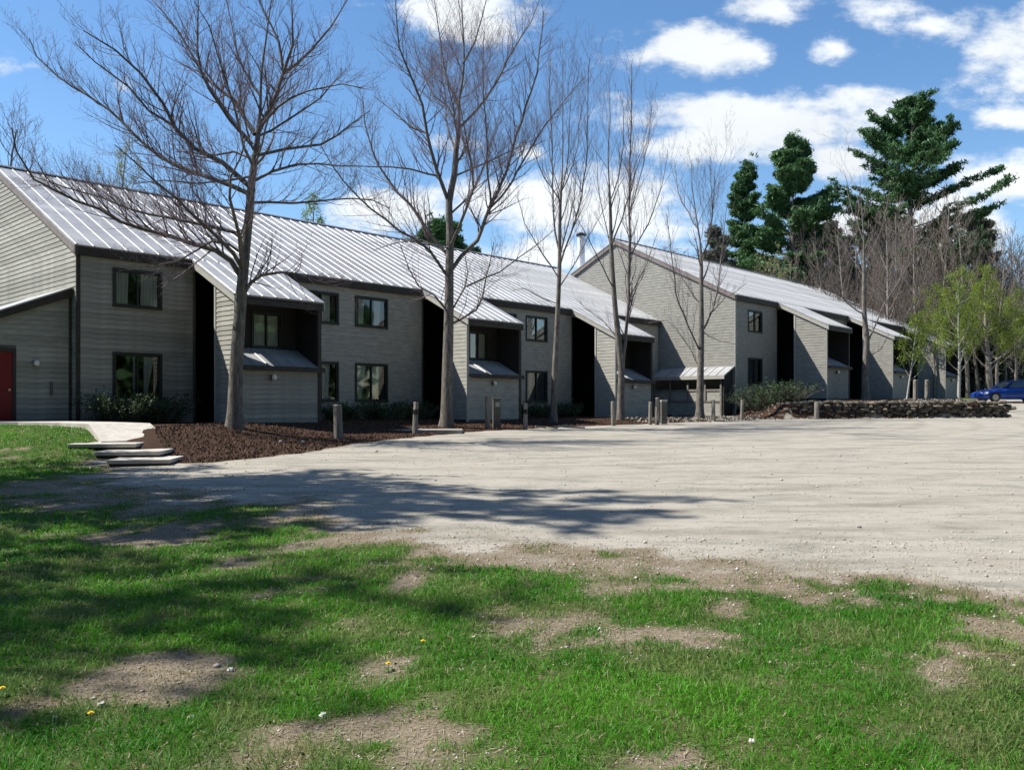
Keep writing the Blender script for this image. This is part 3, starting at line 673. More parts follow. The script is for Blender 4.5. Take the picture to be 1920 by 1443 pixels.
# ------------------------------------------------------------------ steps and path
def steps():
    p = empty('entrance_steps', (0, 0, 0), 0, 'three pale concrete steps climbing from the gravel to the curved walk', 'steps')
    p.location = (-7.6, 17.0, 0); p.rotation_euler = (0, 0, R(9))
    rot = Matrix.Rotation(R(8), 4, 'Z')
    def slab(name, x0, x1, y0, y1, z0, z1, par):
        o = MB().box(x0+7.6, x1+7.6, y0-17.0, y1-17.0, z1-0.08, z1).build(name, MAT['concrete'], par, bevel=0.012)
        MB().box(x0+7.63, x1+7.57, y0-16.95, y1-17.0, z0, z1-0.082).build('riser', MAT['dark_trim'], o)  # near-black riser: the shade on the step front is put into its colour
        return o
    slab('step', -8.05, -6.85, 17.0, 18.25, 0.25, 0.52, p)
    slab('step', -8.55, -7.25, 17.85, 19.1, 0.35, 0.64, p)
    slab('step', -9.35, -7.95, 18.7, 20.2, 0.45, 0.77, p)
    # walk: strip following the ground up to the red door
    pts = [(-8.65, 19.6, 0.775), (-9.6, 20.9, 0.84), (-11.0, 22.1, 0.93), (-12.7, 23.1, 1.0), (-14.2, 23.5, 1.04), (-16.0, 23.7, 1.06), (-19, 24.0, 1.06)]
    pts = [(x_, y_, max(gz1(x_+a_, y_+b_) for a_ in (-.7, 0, .7) for b_ in (-.6, 0, .6))+0.06 if i_ else 0.745) for i_, (x_, y_, _) in enumerate(pts)]
    w = 0.72; vs = []; fs = []
    n = len(pts)
    for i, q in enumerate(pts):
        a = pts[max(i-1, 0)]; c = pts[min(i+1, n-1)]; d = Vector((c[0]-a[0], c[1]-a[1])); d.normalize(); s_ = Vector((-d.y, d.x))
        for sg in (-1, 1):
            vs.append((q[0]+s_.x*w*sg, q[1]+s_.y*w*sg, q[2]+0.05)); vs.append((q[0]+s_.x*w*sg, q[1]+s_.y*w*sg, q[2]-0.3))
    for i in range(n-1):
        a = 4*i; b_ = a+4
        fs += [(a, a+2, b_+2, b_), (a+1, b_+1, b_+3, a+3), (a, b_, b_+1, a+1), (a+2, a+3, b_+3, b_+2)]
    fs += [(0, 1, 3, 2), (4*n-4, 4*n-2, 4*n-1, 4*n-3)]
    o = MB().add(vs, fs).build('walkway', MAT['concrete']); tag(o, kind='structure')
    # second flat walk crossing the bed near the third bay
    x, y = at_px(770, 808); z = gz1(x, y)
    tag(MB().box(-1.9, 1.7, -0.5, 0.5, -0.15, 0.05).build('walkway_slab', MAT['concrete'], loc=(x, y+0.3, z)), kind='structure')
steps()

# ------------------------------------------------------------------ posts
def post(px, py, h, r, label, lean=0.0, sq=True, group='weathered bollard posts along the edge of the lot'):
    x, y = at_px(px, py) if px != 1531 else (at(1531, 40.35), 40.35); z = gz1(x, y)
    p = empty('wooden_post', (x, y, z-0.02), random.uniform(-0.5, 0.5), label, 'post', group)
    h *= random.uniform(0.93, 1.06); p.rotation_euler = (random.uniform(-0.04, 0.04), lean+random.uniform(-0.02, 0.02), random.uniform(-0.4, 0.4))
    m = MB(); n = 10
    vs = []; fs = []; lv = [0, 0.25, 0.6, 0.9, 1.0]
    for j, t in enumerate(lv):
        for i in range(n):
            a = 2*math.pi*i/n; rr = r*(1.0-0.10*t+random.uniform(-0.09, 0.09)); vs.append((rr*math.cos(a), rr*math.sin(a), h*t - (0.25 if j == 0 else 0)))
    for j in range(len(lv)-1):
        for i in range(n): fs.append((j*n+i, j*n+(i+1) % n, (j+1)*n+(i+1) % n, (j+1)*n+i))
    m.add(vs, fs); m.build('shaft', MAT['wood'], p)
    t = MB(); t.cyl((0, 0, h-0.012), r*0.95, r*0.80, 0.03, n); t.build('cap', MAT['wood_end'], p)
    if 'band' in label or 'torn' in label: MB().cyl((0, 0, h*0.62), r*1.02, r*1.0, 0.16, n, cap=True).build('band', MAT['black'], p)
    return p
post(635, 822, 1.05, 0.13, 'thickest leaning weathered post at the front of the mulch bed', -0.05)
post(778, 812, 1.07, 0.09, 'slim dark-banded post beside the flat concrete slab', 0.01)
post(915, 803, 1.12, 0.10, 'pale post paired with the brown utility box', 0.0)
post(985, 805, 1.0, 0.085, 'post with a dark torn patch right of the utility box', 0.02)
post(1150, 798, 1.0, 0.085, 'post just left of the forked double-stemmed tree', 0.0)
post(1219, 796, 1.0, 0.08, 'dark post left of the grey pair before the shaded wing', 0.0)
post(1232, 796, 1.05, 0.10, 'pale grey post of the close pair before the shaded wing', 0.0)
post(1338, 790, 0.95, 0.085, 'short post in front of the sunlit screened store', 0.0)
post(1391, 788, 1.0, 0.085, 'post at the corner by the juniper bush', 0.0)
post(1531, 790, 0.85, 0.12, 'stubby grey post standing before the stone wall', 0.0)
x, y = at_px(925, 802); z = gz1(x, y)
ub = empty('utility_box', (x+0.12, y, z), 0.15, 'brown metal utility pedestal with a pale tag, touching a post', 'utility box')
MB().box(-0.14, 0.14, -0.12, 0.12, -0.1, 1.05).build('box_body', MAT['metalbox'], ub, bevel=0.01)
MB().box(-0.155, 0.155, -0.135, 0.135, 1.05, 1.10).build('box_lid', MAT['metalbox'], ub, bevel=0.01)
MB().box(-0.06, 0.10, -0.125, -0.121, 0.78, 0.95).build('box_tag', MAT['trim'], ub)
x, y = at_px(1243, 795); z = gz1(x, y)
ub = empty('utility_box', (x+0.05, y+0.1, z), 0.1, 'narrow grey-green utility pedestal behind the pale post pair', 'utility box')
MB().box(-0.12, 0.12, -0.1, 0.1, -0.1, 0.92).build('box_body', MAT['metalbox'], ub, bevel=0.01)
MB().box(-0.13, 0.13, -0.11, 0.11, 0.92, 1.0).build('box_lid', MAT['trim'], ub, bevel=0.01)
for (xx, yy, h, lb) in ((22.6, 47.8, 1.05, 'left one of two grey posts behind the stone wall'), (23.35, 48.0, 1.05, 'right one of two grey posts behind the stone wall')):
    p = empty('wooden_post', (xx, yy, gz1(xx, yy)), 0, lb, 'post', 'grey posts behind the stone wall')
    MB().cyl((0, 0, -0.2), 0.13, 0.12, h+0.2, 10).build('shaft', MAT['wood'], p); MB().cyl((0, 0, h), 0.12, 0.09, 0.04, 10).build('cap', MAT['wood_end'], p)

# ------------------------------------------------------------------ stone wall
def stone_mesh(rng, seg=7, rings=4):
    vs = []; fs = []
    for j in range(rings+1):
        ph = math.pi*j/rings
        for i in range(seg):
            a = 2*math.pi*i/seg; k = 1+rng.uniform(-0.16, 0.16)
            sx, sy, sz = math.sin(ph)*math.cos(a), math.sin(ph)*math.sin(a), math.cos(ph)
            m_ = max(abs(sx), abs(sy), abs(sz)); q = 0.55+0.45/m_*0.75
            vs.append((0.5*sx*q*k, 0.5*sy*q*k, 0.5*sz*q*k))
    for j in range(rings):
        for i in range(seg): fs.append((j*seg+i, j*seg+(i+1) % seg, (j+1)*seg+(i+1) % seg, (j+1)*seg+i))
    me = MB().add(vs, fs).mesh('stone'); me.materials.append(MAT['stone']); return me
rs = random.Random(3)
STONES = [stone_mesh(rs) for _ in range(10)]
def stone_wall():
    A = Vector((12.6, 40.62, 0)); B = Vector((24.5, 42.35, 0)); d = (B-A); Ln = d.length; d.normalize()
    p = empty('stone_wall', (A.x, A.y, gz1(A.x, A.y-0.3)), math.atan2(d.y, d.x), 'low dry-laid fieldstone retaining wall along the far edge of the gravel', 'stone wall')
    core = MB(); core.prism([(0.15, -0.2), (1.2, -0.2), (Ln-0.1, -0.2), (Ln-0.1, 0.62), (1.2, 0.60), (0.15, 0.2)], 'y', 0.12, 0.5); core.build('wall_core', MAT['dirt_core'], p)
    z = -0.05; cnt = 0; row = 0
    while z < 0.70:
        h = rs.uniform(0.13, 0.20); x = -0.2 + rs.uniform(0, 0.3) + (0.9*z)
        while x < Ln:
            w = rs.uniform(0.2, 0.72)
            o = link('stone', rs.choice(STONES), p, None, (x+w/2, rs.uniform(0.02, 0.12)+0.05*row*0.3, z+h/2+rs.uniform(-0.05, 0.05)))
            o.scale = (w*1.12, rs.uniform(0.34, 0.48), h*1.22); o.rotation_euler = (rs.uniform(-.15, .15), rs.uniform(-.12, .12), rs.uniform(-.3, .3)+(math.pi if rs.random() < .5 else 0))
            x += w; cnt += 1
        z += h*0.93; row += 1
    # end return, running back
    for q in range(28):
        w = rs.uniform(0.25, 0.5); h = rs.uniform(0.14, 0.2)
        o = link('stone', rs.choice(STONES), p, None, (Ln+rs.uniform(-0.1, 0.1), 0.1+0.38*(q % 7), 0.02+0.17*(q//7))); o.scale = (0.42, w*1.1, h*1.2); o.rotation_euler = (0, 0, rs.uniform(-.2, .2))
stone_wall()
def rocks(specs, group=None):
    for (px, py, r, lb, mt) in specs:
        x, y = at_px(px, py); o = link('rock', rs.choice(STONES).copy(), None, None, (x, y, gz1(x, y)+r*0.25)); o.data.materials.clear(); o.data.materials.append(MAT[mt])
        o.scale = (r*2, r*1.7, r*1.3); o.rotation_euler = (0, 0, rs.uniform(0, 3)); tag(o, lb, 'rock', group)
rocks([(526, 828, 0.045, 'small white stone on the mulch, left of two', 'white_stone'), (568, 829, 0.06, 'larger white stone on the mulch between steps and post', 'white_stone'),
       (1266, 783, 0.16, 'round pale rock at the left end of the lit store', 'stone'),
       (1410, 1390, 0.016, 'single bright white pebble in the front grass', 'white_stone'), (432, 1257, 0.022, 'pale chip lying on bare soil in the left lawn', 'white_stone'),
       (190, 1324, 0.028, 'grey lump of stone with dark side in the left foreground', 'pebble'), (104, 1345, 0.014, 'small cream pebble beside the left foreground weeds', 'white_stone'),
       (605, 1343, 0.024, 'flat pale stone under the grass tuft at the front dirt patch', 'white_stone'), (360, 1346, 0.02, 'pale stone at the upper left rim of the front dirt patch', 'white_stone')])
# fallen branch
def fallen_branch():
    x, y = at_px(1040, 806); z = gz1(x, y)+0.06
    b = empty('fallen_branch', (x, y, z), 0.1, 'bleached forked branch lying on the mulch by the slim tree', 'branch')
    for pts in ([(-0.7, 0, 0.08), (-0.3, 0.1, 0.02), (0.1, 0.05, 0.05), (0.5, 0.15, 0.12)], [(-0.3, 0.1, 0.02), (-0.1, -0.15, 0.0), (0.05, -0.3, 0.02)], [(0.3, 0.1, 0.06), (0.7, 0.0, 0.03), (1.1, 0.05, 0.02)]):
        m = MB()
        for a, c in zip(pts[:-1], pts[1:]):
            av, cv = Vector(a), Vector(c); dd = (cv-av).normalized(); s = dd.cross(Vector((0, 0, 1))).normalized()*0.03; u = s.cross(dd).normalized()*0.03
            m.hexa([av-s-u, av+s-u, cv+s-u, cv-s-u, av-s+u, av+s+u, cv+s+u, cv-s+u])
        m.build('limb', MAT['wood_end'], b)
fallen_branch()

# ------------------------------------------------------------------ trees
class Tree:
    def __init__(s, seed): s.rng = random.Random(seed); s.lines = []   # (pts, radii, level)
    def line(s, pts, radii, lvl): s.lines.append((np.array(pts, float), np.array(radii, float), lvl))
    def grow(s, p, d, L, r, lvl, maxl, up=0.12, wig=0.16, dens=(0, 1.6, 2.6, 4.0), spread=(28, 52), nseg=5, rmin=0.004, shrink=(0.38, 0.62)):
        rng = s.rng; pts = [Vector(p)]; rad = [r]; d = Vector(d).normalized()
        for i in range(nseg):
            t = (i+1)/nseg
            d = (d + Vector((rng.gauss(0, wig), rng.gauss(0, wig), rng.gauss(0, wig)*0.7)) + Vector((0, 0, up))).normalized()
            pts.append(pts[-1] + d*(L/nseg)); rad.append(max(rmin*0.6, r*(1-0.8*t)))
        s.line(pts, rad, lvl)
        if lvl < maxl: s.kids(pts, rad, L, lvl+1, maxl, 0.2, up, wig, dens, spread, rmin, shrink)
    def kids(s, pts, rad, L, lvl, maxl, t0=0.2, up=0.12, wig=0.16, dens=(0, 1.6, 2.6, 4.0), spread=(28, 52), rmin=0.004, shrink=(0.38, 0.62), mult=1.0):
        rng = s.rng; n = max(2, int(L*dens[min(lvl, len(dens)-1)]*mult)); m = len(pts)-1
        for k in range(n):
            t = t0 + (1-t0)*(k+rng.random())/n; f = min(t*m, m-1e-4); i = int(f); f -= i
            q = Vector(pts[i]).lerp(Vector(pts[i+1]), f); r = rad[i]*(1-f)+rad[i+1]*f
            ax = (Vector(pts[i+1])-Vector(pts[i])).normalized()
            o = ax.orthogonal().normalized(); o = Matrix.Rotation(rng.uniform(0, 6.283), 3, ax) @ o
            if o.z < -0.3 and rng.random() < 0.6: o = -o
            a = R(rng.uniform(*spread)); nd = ax*math.cos(a)+o*math.sin(a)
            l = L*rng.uniform(*shrink)*(1-0.45*t)
            if l < 0.12: l = 0.12
            s.grow(q, nd, l, max(rmin, r*rng.uniform(0.36, 0.52)), lvl, maxl, up, wig, dens, spread, 5 if lvl < 3 else 3, rmin, shrink)
    def mesh(s, name, lo, hi, sides):
        groups = {}
        for pts, rad, lvl in s.lines:
            if lo <= lvl <= hi: groups.setdefault(len(pts), []).append((pts, rad))
        Vs = []; Fs = []; base = 0
        for n, g in groups.items():
            P = np.stack([a for a, _ in g]); Rr = np.stack([b for _, b in g]); M_ = len(g)
            T = np.empty_like(P); T[:, 1:-1] = P[:, 2:]-P[:, :-2]; T[:, 0] = P[:, 1]-P[:, 0]; T[:, -1] = P[:, -1]-P[:, -2]
            T /= np.linalg.norm(T, axis=2, keepdims=True)+1e-9
            mean = T.mean(1); ref = np.where(np.abs(mean[:, 2:3]) > 0.75, np.array([[1.0, 0.13, 0]]), np.array([[0.05, 0.1, 1.0]]))[:, None, :]
            A = np.cross(T, np.broadcast_to(ref, T.shape)); A /= np.linalg.norm(A, axis=2, keepdims=True)+1e-9; B = np.cross(T, A)
            ang = np.arange(sides)*2*np.pi/sides
            ring = P[:, :, None, :] + Rr[:, :, None, None]*(A[:, :, None, :]*np.cos(ang)[None, None, :, None] + B[:, :, None, :]*np.sin(ang)[None, None, :, None])
            Vs.append(ring.reshape(-1, 3))
            m_, i_, k_ = np.meshgrid(np.arange(M_), np.arange(n-1), np.arange(sides), indexing='ij')
            b0 = base + (m_*n + i_)*sides; k2 = (k_+1) % sides
            Fs.append(np.stack([b0+k_, b0+k2, b0+sides+k2, b0+sides+k_], -1).reshape(-1, 4)); base += M_*n*sides
        if not Vs: return None
        return np_mesh(name, np.concatenate(Vs), np.concatenate(Fs), smooth=True)
    def objects(s, t, bark, twig, trunk_lvl=1, tw_sides=3):
        a = s.mesh('trunk', 0, 0, 12); link('trunk', a, t, MAT[bark])
        bm_ = s.mesh('limbs', 1, trunk_lvl, 7)
        if bm_: link('limbs', bm_, t, MAT[bark])
        c = s.mesh('twigs', trunk_lvl+1, 9, tw_sides)
        if c: link('crown', c, t, MAT[twig])
def px3(px, py, D): return ((px-960)/F*D, D, EYE+(HZ-py)/F*D)
def resample(pts, step=0.5):
    P = [Vector(p) for p in pts]; out = [P[0]]
    # catmull-rom through points
    n = len(P)
    for i in range(n-1):
        p0 = P[max(i-1, 0)]; p1 = P[i]; p2 = P[i+1]; p3 = P[min(i+2, n-1)]
        k = max(1, int((p2-p1).length/step))
        for j in range(1, k+1):
            t = j/k; out.append(0.5*((2*p1)+(-p0+p2)*t+(2*p0-5*p1+4*p2-p3)*t*t+(-p0+3*p1-3*p2+p3)*t*t*t))
    return out
def traced_tree(name, seed, base_px, D, trunk, rtrunk, limbs, label, bark='bark', twig='twig', maxl=4, dens=(0, 1.5, 3.6, 6.8), rlimb=0.07, up=0.06, mult=1.0, extra=4, spread=(28, 52), cat='tree', toff=None, rmin=0.0032, group=None, fork=0.64):
    """trunk and main limbs follow what the photograph shows; each limb leans towards or away from the viewer by its own depth slope"""
    T = Tree(seed); rng = T.rng
    x0 = (base_px-960)/F*D; z0 = gz1(x0, D)
    tr = [Vector(px3(px, py, D)) for px, py in trunk]; tr[0].z = z0-0.25
    tr = resample(tr, 0.35); n = len(tr); H = tr[-1].z-z0
    rad = []
    for q in tr:
        h = max(0, (q.z-z0))/H; r = rtrunk*(1-0.93*h)*(1-0.40*float(sstep(fork-0.03, fork+0.06, h))); r += rtrunk*0.38*math.exp(-max(0, q.z-z0)/0.22); rad.append(r)
    T.line(tr, rad, 0)
    T.kids(tr, rad, H*0.42, 1, maxl, 0.5, up, 0.14, (0, 2.2, dens[2], dens[3]), spread, rmin, (0.35, 0.6), 0.6)
    for li, lm in enumerate(limbs):
        r0, pts, ds = lm
        q0 = pts[0]; xx = (q0[0]-960)/F*D; P = []; acc = 0
        for i, (px, py) in enumerate(pts):
            if i: acc += math.hypot(px-pts[i-1][0], py-pts[i-1][1])/F*D
            dd = D + ds*acc; P.append(Vector(px3(px, py, dd)))
        d = (P[-1]-P[-2]).normalized(); 
        P = resample(P, 0.5); L = sum((P[i+1]-P[i]).length for i in range(len(P)-1)); m = len(P)
        rr = [r0*0.72*(1-0.85*i/(m-1))+0.006 for i in range(m)]
        P = [q + Vector((rng.gauss(0, .02), rng.gauss(0, .03), rng.gauss(0, .02))) if 0 < i < m-1 else q for i, q in enumerate(P)]
        T.line(P, rr, 1)
        T.kids(P, rr, min(L, 5.0), 2, maxl, 0.12, up, 0.13, dens, spread, rmin, (0.28, 0.5), mult*1.6*max(1, L/5.0))
        if pts[-1][1] < 20: T.grow(P[-1], d, 2.6, max(rr[-1]*1.2, .012), 2, maxl, up, 0.12, dens, spread, 5, rmin)
    for k in range(extra):   # limbs mostly toward or away from the viewer, which the photo shows end-on
        i = int(n*rng.uniform(0.38, 0.9)); side = 1 if k % 2 else -1; a = rng.uniform(-0.5, 0.5)
        T.grow(tr[i], Vector((math.sin(a)*0.5, side*math.cos(a), 0.75)), H*0.36, rad[i]*0.45, 1, maxl, up, 0.14, dens, spread, 7, rmin)
    t = empty(name, (x0, D, z0), 0, label, cat, group)
    if T: 
        off = np.array([x0, D, z0])
        T.lines = [(p-off, r, l) for p, r, l in T.lines]
        T.objects(t, bark, twig)
    return t
S_ = lambda *a: list(a)
traced_tree('bare_tree', 21, 440, 24.0, [(440,803),(441,740),(446,640),(452,560),(459,480),(467,401),(472,340),(479,290),(484,250),(488,205),(490,139),(498,80),(506,20),(514,-40)], 0.215, [
    (0.085, [(478,252),(437,190),(386,146),(362,110),(335,62),(292,7)], 0.25), (0.08, [(473,272),(430,226),(394,171),(381,135),(370,91),(372,11)], -0.3),
    (0.10, [(466,348),(419,306),(365,277),(328,237),(306,193),(262,138),(215,95),(157,58)], -0.15), (0.09, [(464,362),(401,335),(328,310),(255,255),(204,204),(164,179),(109,142),(69,109),(55,73)], 0.2),
    (0.045, [(328,237),(280,205),(240,160),(180,120),(140,80)], -0.3), (0.075, [(461,455),(440,436),(375,421),(250,395),(190,370),(120,350),(60,330)], 0.15),
    (0.105, [(452,520),(436,490),(405,468),(362,457),(312,440),(225,415),(187,390),(100,357),(62,335),(32,285),(22,240)], -0.12), (0.05, [(457,478),(430,456),(398,455),(370,470),(330,490),(280,500),(240,495)], -0.35),
    (0.06, [(480,292),(536,281),(601,270),(656,233),(693,208)], 0.25), (0.055, [(475,340),(510,322),(558,306),(638,313),(693,312)], -0.25), (0.05, [(470,380),(547,381),(620,375),(700,377),(730,390)], 0.2),
    (0.075, [(456,552),(470,530),(490,514),(530,512),(566,517),(610,530),(650,545)], -0.3), (0.10, [(482,252),(500,215),(532,135),(522,80),(487,4)], 0.2), (0.06, [(532,135),(551,84),(547,4)], -0.2),
    (0.07, [(532,137),(583,95),(620,50),(649,4)], 0.3), (0.05, [(486,240),(520,200),(580,170),(640,160),(680,165)], -0.3), (0.05, [(488,180),(455,130),(440,70),(425,5)], 0.3), (0.045, [(478,300),(440,285),(390,290),(330,285)], 0.4),
    (0.04, [(476,330),(430,340),(370,345),(310,340),(250,345)], -0.4), (0.045, [(484,255),(510,245),(560,215),(600,185),(650,130)], 0.35)],
    'tallest bare spreading tree in front of the first wing, its boughs over the roof', mult=1.25, extra=5)
traced_tree('bare_tree', 22, 838, 31.0, [(837,791),(839,700),(841,620),(842,560),(843,490),(844,440),(842,379),(852,328),(855,284),(861,237),(860,197),(870,120),(866,11),(868,-60)], 0.225, [
    (0.10, [(842,382),(819,321),(800,248),(793,197),(775,153),(749,91),(742,11)], -0.15), (0.06, [(860,200),(837,146),(822,66),(815,7)], 0.25), (0.065, [(860,242),(892,210),(928,157),(965,91),(994,47),(1010,5)], 0.2),
    (0.085, [(841,480),(805,432),(782,401),(728,339),(698,284),(685,230),(680,182)], 0.2), (0.075, [(840,520),(804,468),(746,430),(673,372),(622,310),(600,270)], -0.2),
    (0.05, [(840,585),(815,555),(786,537),(767,504),(750,457)], -0.3), (0.055, [(843,608),(860,600),(893,581),(904,559),(910,523),(918,490),(926,454)], -0.3), (0.05, [(842,590),(855,570),(874,537),(876,510),(872,476)], 0.3),
    (0.04, [(875,537),(905,522),(937,509),(975,480),(1009,459),(1040,430)], 0.2), (0.10, [(844,510),(866,480),(893,452),(921,383),(950,321),(968,255),(985,200),(1005,138),(1019,22)], 0.15),
    (0.05, [(921,385),(913,302),(910,219),(905,150),(908,60)], -0.3), (0.055, [(921,388),(960,340),(994,277),(1045,204),(1096,146)], 0.3), (0.05, [(846,400),(880,370),(900,330),(915,290)], -0.35),
    (0.045, [(853,330),(880,320),(920,300),(965,280),(1000,262)], 0.4), (0.05, [(822,330),(770,318),(700,312),(640,312)], -0.35), (0.04, [(835,470),(790,450),(745,455),(700,470)], 0.3),
    (0.05, [(800,250),(770,240),(735,205),(700,180)], 0.3), (0.045, [(868,120),(890,80),(905,30),(912,0)], -0.2), (0.045, [(861,240),(840,200),(815,180),(790,130),(775,70)], 0.35)],
    'bare grey tree rising before the second wing, forking wide above the roof', mult=0.88, extra=4)
traced_tree('bare_tree', 23, 1040, 35.0, [(1038,792),(1040,700),(1045,600),(1049,500),(1050,401),(1055,300),(1055,200),(1056,120)], 0.14, [
    (0.05, [(1048,470),(1041,437),(1036,350),(1034,255),(1030,180),(1032,110)], 0.2), (0.05, [(1049,500),(1070,437),(1092,365),(1101,255),(1103,182),(1106,110)], -0.2), (0.03, [(1048,540),(1080,490),(1110,430),(1140,380)], 0.3),
    (0.03, [(1047,520),(1015,470),(985,420),(970,370)], -0.3), (0.03, [(1046,570),(1020,560),(985,540),(960,545)], 0.3), (0.03, [(1052,360),(1075,310),(1085,260),(1090,200)], 0.4), (0.03, [(1052,380),(1020,330),(1000,280),(985,240)], -0.4)],
    'slim bare tree behind the fallen branch, with upright close stems', maxl=4, dens=(0, 1.5, 2.8, 4.4), extra=3, spread=(20, 38), up=0.2, mult=0.9)
traced_tree('bare_tree', 24, 1163, 38.0, [(1164,788),(1164,740),(1165,700),(1160,640),(1152,560),(1146,460),(1144,380),(1140,292),(1144,220),(1141,150)], 0.17, [
    (0.11, [(1165,705),(1172,640),(1178,560),(1180,460),(1181,328),(1183,240),(1183,164),(1184,120)], 0.06), (0.035, [(1150,540),(1120,480),(1100,440),(1075,400)], -0.3), (0.04, [(1180,480),(1215,420),(1240,350),(1252,280)], 0.3),
    (0.035, [(1179,560),(1200,520),(1222,470),(1235,430)], -0.3), (0.03, [(1147,470),(1130,400),(1120,330),(1118,260)], 0.3), (0.03, [(1181,400),(1200,330),(1215,270),(1222,200)], 0.35), (0.03, [(1160,640),(1130,600),(1100,580),(1080,560)], 0.2),
    (0.03, [(1143,380),(1160,330),(1168,270),(1170,200)], -0.4)],
    'bare tree forking low into two tall upright stems by the third wing', maxl=4, dens=(0, 1.5, 2.8, 4.4), extra=2, spread=(20, 38), up=0.2, mult=0.9)
traced_tree('bare_tree', 25, 1312, 41.0, [(1312,782),(1313,720),(1315,640),(1315,560),(1314,470),(1306,410),(1298,350),(1297,300)], 0.19, [
    (0.06, [(1315,625),(1335,580),(1346,535),(1352,480),(1358,430),(1362,390)], 0.25), (0.05, [(1313,660),(1290,610),(1268,550),(1262,500),(1255,450),(1250,400)], -0.25), (0.045, [(1314,570),(1290,540),(1270,500),(1262,470)], 0.3),
    (0.04, [(1330,590),(1360,560),(1375,550),(1400,530)], -0.3), (0.05, [(1314,500),(1330,440),(1338,380),(1340,320)], -0.3), (0.035, [(1312,690),(1285,640),(1250,600),(1215,605)], 0.3), (0.035, [(1310,430),(1280,380),(1270,340),(1265,300)], 0.4),
    (0.03, [(1316,620),(1350,640),(1380,645)], -0.4)],
    'bare young tree standing before the sunlit gable and screened store', maxl=4, dens=(0, 1.5, 2.8, 4.4), extra=3, up=0.16, mult=0.9, spread=(22, 42))
traced_tree('bare_tree', 26, 1624, 47.0, [(1624,754),(1622,700),(1625,640),(1620,580),(1620,500),(1619,440),(1615,380),(1612,330)], 0.20, [
    (0.06, [(1624,650),(1645,600),(1665,560),(1690,520),(1715,480)], 0.2), (0.05, [(1621,590),(1590,570),(1560,535),(1540,500)], -0.2), (0.05, [(1625,670),(1650,655),(1668,625)], -0.4), (0.04, [(1620,520),(1595,480),(1570,440),(1550,420)], 0.3),
    (0.04, [(1620,500),(1645,450),(1660,400),(1668,360)], -0.3), (0.04, [(1619,450),(1600,400),(1590,360),(1585,330)], 0.3)],
    'bare grey tree behind the stone wall between two stepped wings', maxl=4, dens=(0, 1.3, 2.0, 2.6), extra=2, mult=0.85)

# ---- leaf / needle clouds
def quads(C, size, rs_, asp=1.6, up=0.0):
    n = len(C); a = rs_.randn(n, 3); a[:, 2] += up; a /= np.linalg.norm(a, axis=1, keepdims=True)+1e-9
    b = np.cross(a, rs_.randn(n, 3)); b /= np.linalg.norm(b, axis=1, keepdims=True)+1e-9
    s = size*(0.6+0.8*rs_.rand(n))[:, None]
    V = np.stack([C-a*s*asp*0.5, C+b*s*0.35, C+a*s*asp*0.5, C-b*s*0.35], 1).reshape(-1, 3)
    return V, np.arange(4*n).reshape(-1, 4)
def tip_points(T, lo, hi, rs_, per=4, jit=0.12):
    out = []
    for pts, rad, lvl in T.lines:
        if lo <= lvl <= hi:
            for _ in range(per):
                t = rs_.rand()*(len(pts)-1); i = min(int(t), len(pts)-2); f = t-i; out.append(pts[i]*(1-f)+pts[i+1]*f)
    P = np.array(out); return P + rs_.randn(*P.shape)*jit
def generic_tree(seed, H, rt, nl, maxl=3, spread=(25, 50), up=0.12, crown0=0.35, llen=0.32, dens=(0, 1.4, 2.0, 3.0), lean=0.02, rmin=0.008):
    T = Tree(seed); rng = T.rng; n = 12; pts = [Vector((0, 0, -0.3))]; d = Vector((rng.gauss(0, lean), rng.gauss(0, lean), 1))
    for i in range(n): d = (d+Vector((rng.gauss(0, .03), rng.gauss(0, .03), 0.05))).normalized(); pts.append(pts[-1]+d*((H+0.3)/n))
    rad = [rt*(1-0.86*i/n)+(0.3*rt if i == 0 else 0) for i in range(n+1)]; T.line(pts, rad, 0)
    for k in range(nl):
        t = crown0+(1-crown0)*(k+rng.random()*0.8)/nl; f = min(t*n, n-1e-3); i = int(f); q = pts[i].lerp(pts[i+1], f-i); a = k*2.4+rng.uniform(-.4, .4)
        el = rng.uniform(0.5, 1.1); T.grow(q, Vector((math.cos(a), math.sin(a), el)), H*llen*(1.15-0.75*(t-crown0)/(1-crown0)), rad[i]*0.38, 1, maxl, up, 0.14, dens, spread, 6, rmin)
    return T
def leafy(name, seed, loc, H, rt, label, bark, leafmat, nl=16, leaf=0.07, per=8, twig='twig_tan', jit=0.14, rz=0.0, group=None, crown0=0.3, llen=0.34, cat='tree', maxl=3):
    T = generic_tree(seed, H, rt, nl, maxl, crown0=crown0, llen=llen)
    t = empty(name, loc, rz, label, cat, group)
    T.objects(t, bark, twig)
    rs_ = np.random.RandomState(seed); C = tip_points(T, 2, 9, rs_, per, jit); V, Fq = quads(C, leaf, rs_)
    link('foliage', np_mesh('foliage', V, Fq), t, MAT[leafmat]); return t
def copy_tree(src, loc, rz, sc, label):
    r = src.copy(); COL.objects.link(r); r.location = loc; r.rotation_euler = (0, 0, rz); r.scale = (sc, sc, sc); r['label'] = label
    for ch in list(src.children):
        c = ch.copy(); COL.objects.link(c); c.parent = r
    return r
